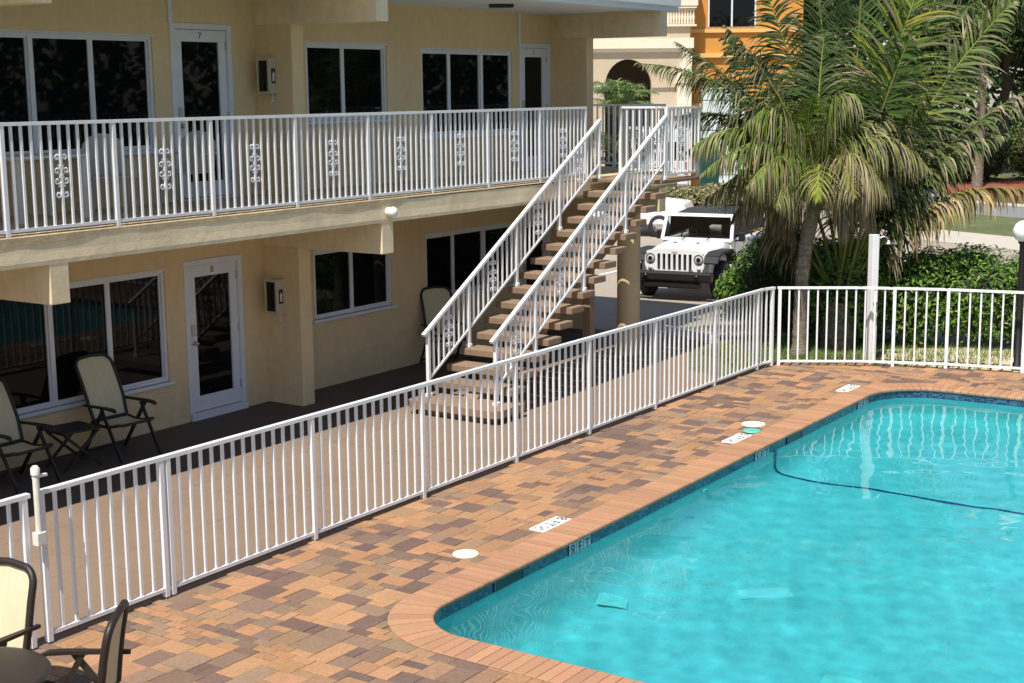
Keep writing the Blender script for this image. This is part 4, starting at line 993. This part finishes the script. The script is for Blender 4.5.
bush('shrub', (25.25, 11.2, 0), [((0, 0, .75), (.8, .8, .75)), ((.2, -.5, .9), (.7, .7, .7)), ((-.1, .5, .5), (.6, .55, .5)), ((.1, -.2, 1.25), (.5, .6, .4)), ((.2, -1.0, .6), (.7, .7, .6))], 17000, .095, GRN, 'rounded green shrub in front of the white off-road car', 'shrub', up=.7)
bush('groundcover', L(7.0, 0, 54), row((-2.0, 1.6), (2.4, -1.6), 5, 1.5, .8), 5000, .16, [(.30, .27, .12), (.22, .22, .08), (.35, .29, .16)], 'dry tan ground cover bed between street and driveway', 'ground cover')['kind'] = 'stuff'
gr_ = MB(); random.seed(5)
for _ in range(9000):
    k = random.random()
    if k < .28: x, y = random.uniform(20.5, 22.6), random.uniform(9.45, 10.7)
    else: x, y = random.uniform(21.3, 24.2), random.uniform(6.2, 10.2)
    if y < 9.4 and x < fr_x(min(y, 9.19)) + .16: continue
    if 9.4 < y and x < 20.2 + (y-9.4)*.9: continue
    if random.random() < .35 and math.sin(x*3.1)*math.sin(y*2.7) < .1: continue
    hgt = random.uniform(.03, .08); a = random.uniform(0, 6.28); dx, dy = math.cos(a)*.008, math.sin(a)*.008; lx, ly = random.uniform(-.04, .04), random.uniform(-.04, .04)
    c = random.choice([(.12, .22, .04), (.17, .26, .06), (.22, .25, .08), (.09, .17, .03)])
    gr_.add([(x-dx, y-dy, -.03), (x+dx, y+dy, -.03), (x+lx, y+ly, hgt)], [(0, 1, 2)], c)
gr_.build('grass', 'leaf')['kind'] = 'stuff'

def frond(root, p0, p1, p2, n=46, ll=.62, droop=.8, green=(.10, .17, .03), tip=(.40, .33, .20), dry=.3, wid=.034, sweep=.45, fan=1.0, base=.14, wind=(0, 0, 0), face=None, name='frond', yellow=.0, gap=.17):
    """rachis p0-p1-p2 (quadratic), leaflets along both sides that hang under their own weight"""
    p0, p1, p2 = V(p0), V(p1), V(p2)
    B_ = lambda t: p0*(1-t)**2 + p1*2*t*(1-t) + p2*t*t
    D_ = lambda t: ((p1-p0)*(1-t)*2 + (p2-p1)*2*t).normalized()
    mb = MB(); K = 14
    rc = tuple(a*.6 + b*.4 for a, b in zip((.30, .30, .07), green))
    mb.tube([B_(i/K) for i in range(K+1)], [.032*(1-i/K)**.8 + .004 for i in range(K+1)], 6, c=rc, cap=False)
    for i in range(n):
        t = base + (1-base)*(i+.5)/n
        for s in (-1, 1):
            if random.random() < gap: continue                   # torn or missing leaflets
            tt = min(1, max(0, t + random.uniform(-.006, .006))); p = B_(tt); d = D_(tt)
            side = d.cross(V((0, 0, 1)) if face is None else V(face))
            if side.length < .15: side = d.cross(RT)
            side.normalize(); up = side.cross(d)
            f = (math.sin(math.pi*min(1, .10 + .9*t)**.8))**.55 * (1.0 if t < .8 else 1 - (t-.8)*2.2); l = max(.12, ll*f*random.uniform(.8, 1.12))
            dr = (side*s*fan + d*(sweep + .5*t + random.gauss(0, .11)) + up*random.uniform(-.05, .45) + V((random.gauss(0, .17), random.gauss(0, .17), random.gauss(0, .13)))).normalized(); q = p; w0 = wid*random.uniform(.75, 1.2); pts = [(q, w0*.6)]
            dd = dr.copy(); gk = droop*random.uniform(.6, 1.35); seg = 5; wv = V(wind)
            for k in range(seg):
                dd = (dd + (V((0, 0, -1))*gk + wv)*(.28 + .22*k)*.5).normalized(); q = q + dd*l/seg; pts.append((q, w0*(1, 1, .8, .5, .08)[k]))
            broke = random.random() < dry
            gm_ = random.uniform(.42, 1.0); g_ = tuple(x*gm_*random.uniform(.92, 1.08) for x in green)
            if random.random() < yellow: g_ = (.34*random.uniform(.8, 1.1), .30, .05)
            tm_ = random.uniform(.4, 1.05); tp = tuple(x*tm_ for x in tip); vs = []; fs = []; cs = []
            for k, (q, w) in enumerate(pts):
                tg = (pts[min(k+1, seg)][0] - pts[max(k-1, 0)][0]).normalized(); wd = tg.cross(d); 
                if wd.length < .1: wd = tg.cross(up)
                wd = tg.cross(wd.normalized().cross(tg)).normalized() if False else wd.normalized().cross(tg).normalized()
                wd = (d - tg*d.dot(tg)); wd = wd.normalized() if wd.length > .05 else up
                vs += [q - wd*w/2, q + wd*w/2]
            lim = random.uniform(.0, .5) if broke else random.uniform(.75, 1.2)
            def colr(k):
                m = min(1, max(0, (k/seg - lim)*5)); return tuple(a*(1-m)+b*m for a, b in zip(g_, tp))
            for k in range(seg):
                fs.append((2*k, 2*k+1, 2*k+3, 2*k+2)); a_, b_ = colr(k), colr(k+1); cs.append((a_, a_, b_, b_))
            o_ = len(mb.v); mb.v += [tuple(x) for x in vs]; mb.f += [tuple(x+o_ for x in f_) for f_ in fs]; mb.c += cs; mb.smooth += [True]*len(fs)
    lc = root.matrix_world.inverted() if False else Matrix.Translation(-root.location)
    mb.v = [tuple(lc @ V(v)) for v in mb.v]
    return mb.build(name, 'frond', root)
def trunk(root, pts, rad, m='trunk', rings=True):
    P = [V(p) for p in pts]; out = []; rs = []
    n_ = len(P)-1; K = 46
    for i in range(K+1):
        s = i/K*n_; k = min(int(s), n_-1); f = s-k; a = P[max(k-1, 0)]; b = P[k]; c = P[k+1]; d = P[min(k+2, n_)]
        q = b + (c-b)*f if n_ < 2 else .5*((2*b) + (c-a)*f + (2*a-5*b+4*c-d)*f*f + (3*b-a-3*c+d)*f**3)
        out.append(q - root.location); r = rad[k] + (rad[k+1]-rad[k])*f; rs.append(r*(1 + (.05 if i % 2 else -.04) + random.uniform(-.03, .03)))
    return MB().tube(out, rs, 14).build('trunk', m, root)
random.seed(31)
# palm one: bare leaning trunk, crown of wind-hung fronds
c1 = L(4.98, 2.72, 23.6)
t = empty('palm_tree', L(4.72, -.03, 23.45))
trunk(t, [L(4.72, -.05, 23.45), L(4.72, .15, 23.45), L(4.73, 1.0, 23.47), L(4.82, 1.9, 23.52), L(5.0, 2.7, 23.6)], [.20, .120, .105, .115, .15])
G1 = (.11, .19, .025); G2 = (.075, .13, .03); G3 = (.14, .18, .04); DG = (.035, .06, .02)
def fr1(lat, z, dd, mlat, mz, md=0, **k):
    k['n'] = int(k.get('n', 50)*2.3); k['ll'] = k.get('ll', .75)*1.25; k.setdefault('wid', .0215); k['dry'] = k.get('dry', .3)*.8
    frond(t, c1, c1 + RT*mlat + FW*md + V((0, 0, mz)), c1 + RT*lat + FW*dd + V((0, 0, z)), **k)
SG = (.20, .26, .05)
fr1(-1.95, .25, -.5, -.7, 1.35, -.3, n=64, ll=.72, droop=2.2, green=(.17, .25, .05), dry=.55)
fr1(-1.75, -.25, .3, -.7, .9, .1, n=56, ll=.85, droop=2.4, green=(.16, .19, .05), dry=.8)
fr1(-1.3, .05, -.9, -.6, 1.0, -.5, n=56, ll=.85, droop=2.4, green=(.17, .22, .05), dry=.7)
fr1(-.85, -.25, -1.0, -.5, .7, -.5, n=54, ll=.85, droop=2.5, green=(.16, .20, .05), dry=.75)
fr1(-.25, -.15, -1.2, -.1, .85, -.6, n=54, ll=.85, droop=2.4, green=(.22, .28, .045), dry=.5, yellow=.25)
fr1(.35, -.1, -1.1, .2, .95, -.6, n=54, ll=.9, droop=2.5, green=(.24, .24, .07), dry=.85)
fr1(.9, -.05, -.8, .4, 1.1, -.5, n=56, ll=.95, droop=2.4, green=(.23, .24, .07), dry=.85)
fr1(1.35, .0, .2, .5, 1.0, .1, n=54, ll=.85, droop=2.4, green=(.19, .20, .07), dry=.9)
fr1(-.75, 1.5, .2, -.5, 1.0, 0, n=60, ll=.8, droop=1.7, green=(.20, .30, .045), dry=.3, yellow=.15)
fr1(-.15, 1.45, -.2, -.3, .9, 0, n=60, ll=.85, droop=1.9, green=(.23, .34, .045), dry=.3, yellow=.2)
fr1(.25, 1.2, -.4, .1, .9, -.2, n=56, ll=.8, droop=2.0, green=(.20, .28, .05), dry=.5, yellow=.2)
fr1(-1.25, 1.0, -.3, -.6, 1.75, -.1, n=58, ll=.75, droop=1.9, green=(.18, .26, .045), dry=.5)
fr1(.55, 1.35, -.2, .1, 1.9, -.1, n=58, ll=.75, droop=1.9, green=(.17, .25, .045), dry=.5)
fr1(1.75, .25, -.3, .7, 1.5, -.2, n=64, ll=.8, droop=2.3, green=(.22, .25, .06), dry=.8)
fr1(1.6, .75, .2, .6, 1.6, .1, n=60, ll=.75, droop=2.0, green=(.16, .20, .05), dry=.6)
fr1(-2.2, .55, -.1, -.9, 1.6, -.1, n=64, ll=.75, droop=2.2, green=(.18, .25, .05), dry=.5)
fr1(-2.9, 2.0, .3, -1.0, 1.9, .2, n=66, ll=.72, droop=1.3, green=(.10, .15, .045), dry=.4)
fr1(-2.3, 1.1, .9, -1.0, 1.5, .4, n=62, ll=.8, droop=1.3, green=(.05, .08, .025), dry=.3)  # inner fronds painted darker green for shade within the crown
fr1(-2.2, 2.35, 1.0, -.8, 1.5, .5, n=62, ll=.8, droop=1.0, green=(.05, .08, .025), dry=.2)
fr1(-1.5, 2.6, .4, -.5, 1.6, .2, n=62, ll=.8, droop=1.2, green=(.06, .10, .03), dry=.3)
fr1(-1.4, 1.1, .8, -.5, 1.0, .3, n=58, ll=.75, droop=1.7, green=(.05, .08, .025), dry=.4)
fr1(-1.3, -.6, .6, -.7, .4, .3, n=50, ll=.75, droop=2.4, green=(.16, .15, .06), dry=.95)
fr1(-.7, -.8, .5, -.5, .3, .2, n=50, ll=.75, droop=2.4, green=(.14, .13, .06), dry=1)
fr1(-.4, -.9, .2, -.4, .1, .2, n=44, ll=.65, droop=2.4, green=(.20, .16, .09), dry=1, tip=(.42, .33, .20))
fr1(.45, -.7, -.4, .4, .2, -.3, n=44, ll=.7, droop=2.4, green=(.24, .18, .10), dry=1, tip=(.50, .40, .26))
fr1(.9, -.6, -.2, .6, .4, -.1, n=46, ll=.75, droop=2.4, green=(.22, .18, .09), dry=1, tip=(.48, .38, .25))
fr1(.2, 2.5, .7, .0, 1.3, .3, n=60, ll=.85, droop=.8, green=(.08, .13, .03), dry=.2)
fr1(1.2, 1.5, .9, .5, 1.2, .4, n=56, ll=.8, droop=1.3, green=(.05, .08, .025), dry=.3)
tag(t, 'leaning palm with a bare grey trunk and wind-hung straw coloured fronds', 'palm tree')
# palm two: young, fronds fanning up from near the ground
c2 = L(5.52, .55, 24.2)
t = empty('palm_tree', L(5.52, -.03, 24.2))
trunk(t, [L(5.52, -.05, 24.2), L(5.52, .2, 24.2), L(5.52, .75, 24.2)], [.30, .27, .20])
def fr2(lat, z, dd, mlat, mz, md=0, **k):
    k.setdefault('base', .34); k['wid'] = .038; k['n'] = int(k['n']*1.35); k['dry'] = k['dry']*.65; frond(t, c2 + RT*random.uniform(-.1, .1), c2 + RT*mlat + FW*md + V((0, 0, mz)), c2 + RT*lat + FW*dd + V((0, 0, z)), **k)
CF = tuple(-FW*.9 + V((0, 0, .35)))
fr2(.32, 6.6, .3, .22, 3.4, .1, n=84, ll=1.35, droop=.12, green=(.075, .13, .04), dry=.05, sweep=.8, wid=.055, face=CF)
fr2(1.5, 6.4, -.1, .4, 3.5, 0, n=80, ll=1.25, droop=.4, green=(.17, .25, .045), dry=.15, sweep=.8, wid=.055, yellow=.2, face=CF)
fr2(2.85, 5.2, .2, .8, 3.2, .1, n=80, ll=1.05, droop=.6, green=(.17, .22, .06), dry=.35, sweep=.7, wid=.052, face=CF, tip=(.45, .37, .26))
fr2(2.2, 6.3, .9, .6, 3.4, .3, n=74, ll=1.1, droop=.5, green=(.09, .14, .04), dry=.3, sweep=.7, wid=.052, face=CF)
fr2(3.5, 3.9, -.1, 1.0, 2.9, .1, n=72, ll=.95, droop=1.1, green=(.13, .17, .05), dry=.55, tip=(.45, .36, .26))
fr2(2.7, 3.0, -.2, .9, 2.7, .1, n=70, ll=1.0, droop=1.4, green=(.13, .18, .05), dry=.45)
fr2(3.3, 2.0, -.4, 1.1, 2.6, -.2, n=72, ll=.85, droop=2.2, green=(.24, .21, .07), dry=.9, tip=(.50, .36, .17))
fr2(2.2, 2.4, .5, .9, 2.4, .3, n=64, ll=.95, droop=1.5, green=(.07, .11, .03), dry=.3)
fr2(2.3, 3.9, 1.2, .6, 2.8, .6, n=66, ll=1.0, droop=.9, green=(.05, .085, .025), dry=.3)  # deeper fronds painted dark as crown shade
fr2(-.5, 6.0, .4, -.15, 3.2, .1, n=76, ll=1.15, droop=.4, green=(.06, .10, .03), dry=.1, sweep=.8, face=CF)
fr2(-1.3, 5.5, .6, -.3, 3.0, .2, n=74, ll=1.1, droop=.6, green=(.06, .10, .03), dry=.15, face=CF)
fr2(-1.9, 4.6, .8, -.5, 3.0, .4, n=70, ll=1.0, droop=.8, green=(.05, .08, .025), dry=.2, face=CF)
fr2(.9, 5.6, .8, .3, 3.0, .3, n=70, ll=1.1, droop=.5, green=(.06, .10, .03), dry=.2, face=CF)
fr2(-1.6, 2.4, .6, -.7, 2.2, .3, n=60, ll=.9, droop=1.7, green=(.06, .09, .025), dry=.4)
fr2(-1.2, 1.3, .5, -.7, 1.6, .3, n=54, ll=.9, droop=1.9, green=(.09, .11, .03), dry=.5)
fr2(1.1, 3.6, -1.0, .3, 2.5, -.5, n=66, ll=1.0, droop=1.2, green=(.07, .11, .03), dry=.3)
fr2(.9, 4.6, -.6, .2, 2.7, -.3, n=70, ll=1.1, droop=.7, green=(.09, .15, .035), dry=.2, face=CF)
fr2(.5, 3.4, -.7, .1, 2.2, -.3, n=60, ll=.9, droop=1.2, green=(.05, .08, .025), dry=.3)
fr2(1.6, 1.7, .3, .8, 1.7, .1, n=54, ll=.9, droop=1.9, green=(.09, .10, .035), dry=.6)
fr2(1.9, 3.4, .2, .6, 2.4, .1, n=60, ll=1.0, droop=1.1, green=(.05, .08, .025), dry=.2)
tag(t, 'young palm with thick green stalks fanning up from the ground behind the shower post', 'palm tree')
# feathery palm by the arched porch
random.seed(41)
cA = L(3.4, 3.35, 45); t = empty('areca_palm', L(3.45, 0, 45))
trunk(t, [L(3.45, -.05, 45), L(3.45, 1.6, 45), L(3.42, 3.4, 45)], [.16, .12, .1])
for k in range(22):
    a = 2*math.pi*k/22*1.0 + random.uniform(-.2, .2); r_ = random.uniform(.8, 1.5); up_ = random.uniform(.6, 1.5)
    dx = RT*math.cos(a)*r_ + FW*math.sin(a)*r_
    frond(t, cA, cA + dx*.3 + V((0, 0, up_*1.1)), cA + dx + V((0, 0, up_*.75)), n=40, ll=.5, droop=.7, green=(.18, .28, .10), dry=.05, wid=.024)
for k in range(14):
    a = 2*math.pi*k/14; dx = RT*math.cos(a)*1.3 + FW*math.sin(a)*1.3; b0 = L(3.45, random.uniform(1.4, 2.4), 45)
    frond(t, b0, b0 + dx*.5 + V((0, 0, 1.2)), b0 + dx + V((0, 0, .5)), n=26, ll=.6, droop=.8, green=(.05, .09, .03), dry=.1, wid=.045)
tag(t, 'feathery green palm in front of the arched porch', 'palm tree')
# trees and shrubs across the street, upper right
def tree(lat, d, h, wd, n, size, cols, label, group, seed, trunk_r=.2, low=.25, up=.2):
    random.seed(seed); b0 = L(lat, 0, d); t = empty('broadleaf_tree', b0); cl = []
    for k in range(16):
        a = random.uniform(0, 6.28); q = random.uniform(0, 1)**.6*wd*.75; z = h*(low + (1-low)*random.uniform(.1, .92)); rr_ = wd*random.uniform(.26, .48)
        cl.append(((math.cos(a)*q, math.sin(a)*q, z), (rr_, rr_, rr_*.75)))
    mb = MB(); leaf_cloud(mb, cl, n, size, cols, up=up, shell=.45); mb.build('crown', 'leaf', t)
    tk = MB(); tk.tube([(0, 0, -.1), (.1, .05, h*.25), (0, .1, h*.5), (.1, 0, h*.75)], [trunk_r*1.3, trunk_r, trunk_r*.75, trunk_r*.3], 10); tk.build('trunk', 'bark', t)
    lb = MB()
    for c, r in cl[:10]: lb.tube([(0, .05, h*random.uniform(.2, .5)), (c[0]*.5, c[1]*.5, c[2]*.8), c], [trunk_r*.5, trunk_r*.3, trunk_r*.1], 6)
    lb.build('limb', 'bark', t); return tag(t, label, 'tree', group)
TG = 'trees across the street'
tree(20.0, 71, 11, 3.6, 12000, .34, DKG, 'dark broad tree across the street in the upper right corner behind the fronds', TG, 1)
tree(25.0, 74, 13, 4.5, 12000, .36, DKG, 'tall dark tree at the right photo edge across the street', TG, 2)
tree(14.6, 72, 12, 3.6, 10000, .34, [(.06, .11, .03), (.09, .14, .04), (.045, .085, .025)], 'green tree right of the orange building', TG, 3)
tree(18.0, 84, 14, 6.0, 9000, .45, DKG, 'farthest dark tree between the orange building and the corner trees', TG, 4)
tree(27.5, 78, 14, 6.0, 9000, .45, DKG, 'far dark tree just outside the right photo edge', TG, 6)
random.seed(55)
def sh(lat, d, r, h, n, cols, label, size=.2):
    bush('shrub', L(lat, 0, d), [((random.uniform(-r, r)*.7, random.uniform(-r, r)*.5, h*random.uniform(.35, .65)), (r*random.uniform(.5, .75), r*random.uniform(.5, .75), h*.45)) for _ in range(6)], n, size, cols, label, 'shrub', 'shrubs on the mulch bed')
sh(18.4, 67, 1.5, 2.2, 3500, GRY, 'grey-green shrub on the mulch bed behind the palm fronds')
sh(21.3, 67, 1.7, 2.4, 4000, DKG, 'dark shrub on the red mulch below the corner trees')
sh(24.2, 67.5, 1.6, 2.6, 4000, [(.14, .18, .03), (.20, .21, .05), (.08, .13, .03)], 'yellow-green shrub at the right end of the red mulch')
sh(16.3, 66, 1.6, 2.8, 3500, DKG, 'dark shrub at the left end of the red mulch')
# a second palm beyond the street, top right
random.seed(61)
cB = L(20.2, 7.4, 63); t = empty('palm_tree', L(20.2, 0, 63)); trunk(t, [L(20.2, -.05, 63), L(20.25, 3, 63), L(20.2, 7.4, 63)], [.26, .18, .16])
for k in range(16):
    a = 2*math.pi*k/16 + random.uniform(-.15, .15); r_ = random.uniform(2.0, 2.9); up_ = random.uniform(.2, 2.2); dx = RT*math.cos(a)*r_ + FW*math.sin(a)*r_
    frond(t, cB, cB + dx*.45 + V((0, 0, up_)), cB + dx + V((0, 0, up_*.4 - .9)), n=40, ll=1.0, droop=1.2, green=(.07, .12, .035), dry=.2, wid=.06)
tag(t, 'distant palm across the street against the corner trees', 'palm tree')
# far tree line closing the view
random.seed(71); fl_ = MB(); cl = []
for k in range(34):
    lat = -40 + 3.6*k; cl.append((tuple(L(lat, random.uniform(4, 8), 105 + random.uniform(-5, 5))), (4.2, 4.2, 7)))
leaf_cloud(fl_, cl, 26000, .8, DKG, shell=.7); fl_.build('far_tree_line', 'leaf')['kind'] = 'stuff'

ob = MB(); cl = []  # unseen trees, added so the windows reflect something dark
for k in range(40):
    x = -6 + 3.1*k; cl.append(((x, -17 + random.uniform(-1.5, 1.5), random.uniform(3.5, 6.5)), (2.6, 2.6, 5.0)))
leaf_cloud(ob, cl, 26000, .75, DKG, shell=.7); ob.build('unseen_tree_belt', 'leaf')['kind'] = 'stuff'
# ------------------------------------------------------------------ light, sky, camera
sd_ = V((-.55, -.10, 1)).normalized()
sun = bpy.data.lights.new('sun', 'SUN'); sun.energy = 4.6; sun.angle = R(.5); sun.cycles.is_caustics_light = True; sun.color = (1, .95, .87)
so_ = bpy.data.objects.new('sun', sun); COL.objects.link(so_); so_.rotation_euler = (-sd_).to_track_quat('-Z', 'Y').to_euler(); so_.location = (0, 0, 30)
wd_ = bpy.data.worlds.new('World'); sc.world = wd_; wd_.use_nodes = True; nt = wd_.node_tree
sk = nt.nodes.new('ShaderNodeTexSky'); sk.sky_type = 'NISHITA'; sk.sun_disc = False; sk.sun_elevation = math.asin(sd_.z); sk.sun_rotation = math.atan2(sd_.x, sd_.y); sk.air_density = 1.0; sk.dust_density = .6
bg = nt.nodes['Background']; bg.inputs['Strength'].default_value = .095; nt.links.new(sk.outputs[0], bg.inputs['Color'])
cam = bpy.data.cameras.new('camera'); co = bpy.data.objects.new('camera', cam); COL.objects.link(co); sc.camera = co
cam.sensor_width = 36; cam.lens = 36*1449.66/1024; cam.clip_end = 1000; cam.clip_start = .1
rows = ((0.55992776, -0.82848679, -0.00951565), (-0.14637715, -0.08761089, -0.9853416), (0.81550882, 0.55311298, -0.17032731))
X, Y, Z = V(rows[0]), -V(rows[1]), -V(rows[2])
co.matrix_world = Matrix(((X.x, Y.x, Z.x, 0), (X.y, Y.y, Z.y, 0), (X.z, Y.z, Z.z, 4.3), (0, 0, 0, 1)))
sc.view_settings.view_transform = 'Standard'; sc.view_settings.look = 'None'; sc.view_settings.exposure = .46; sc.view_settings.gamma = 1
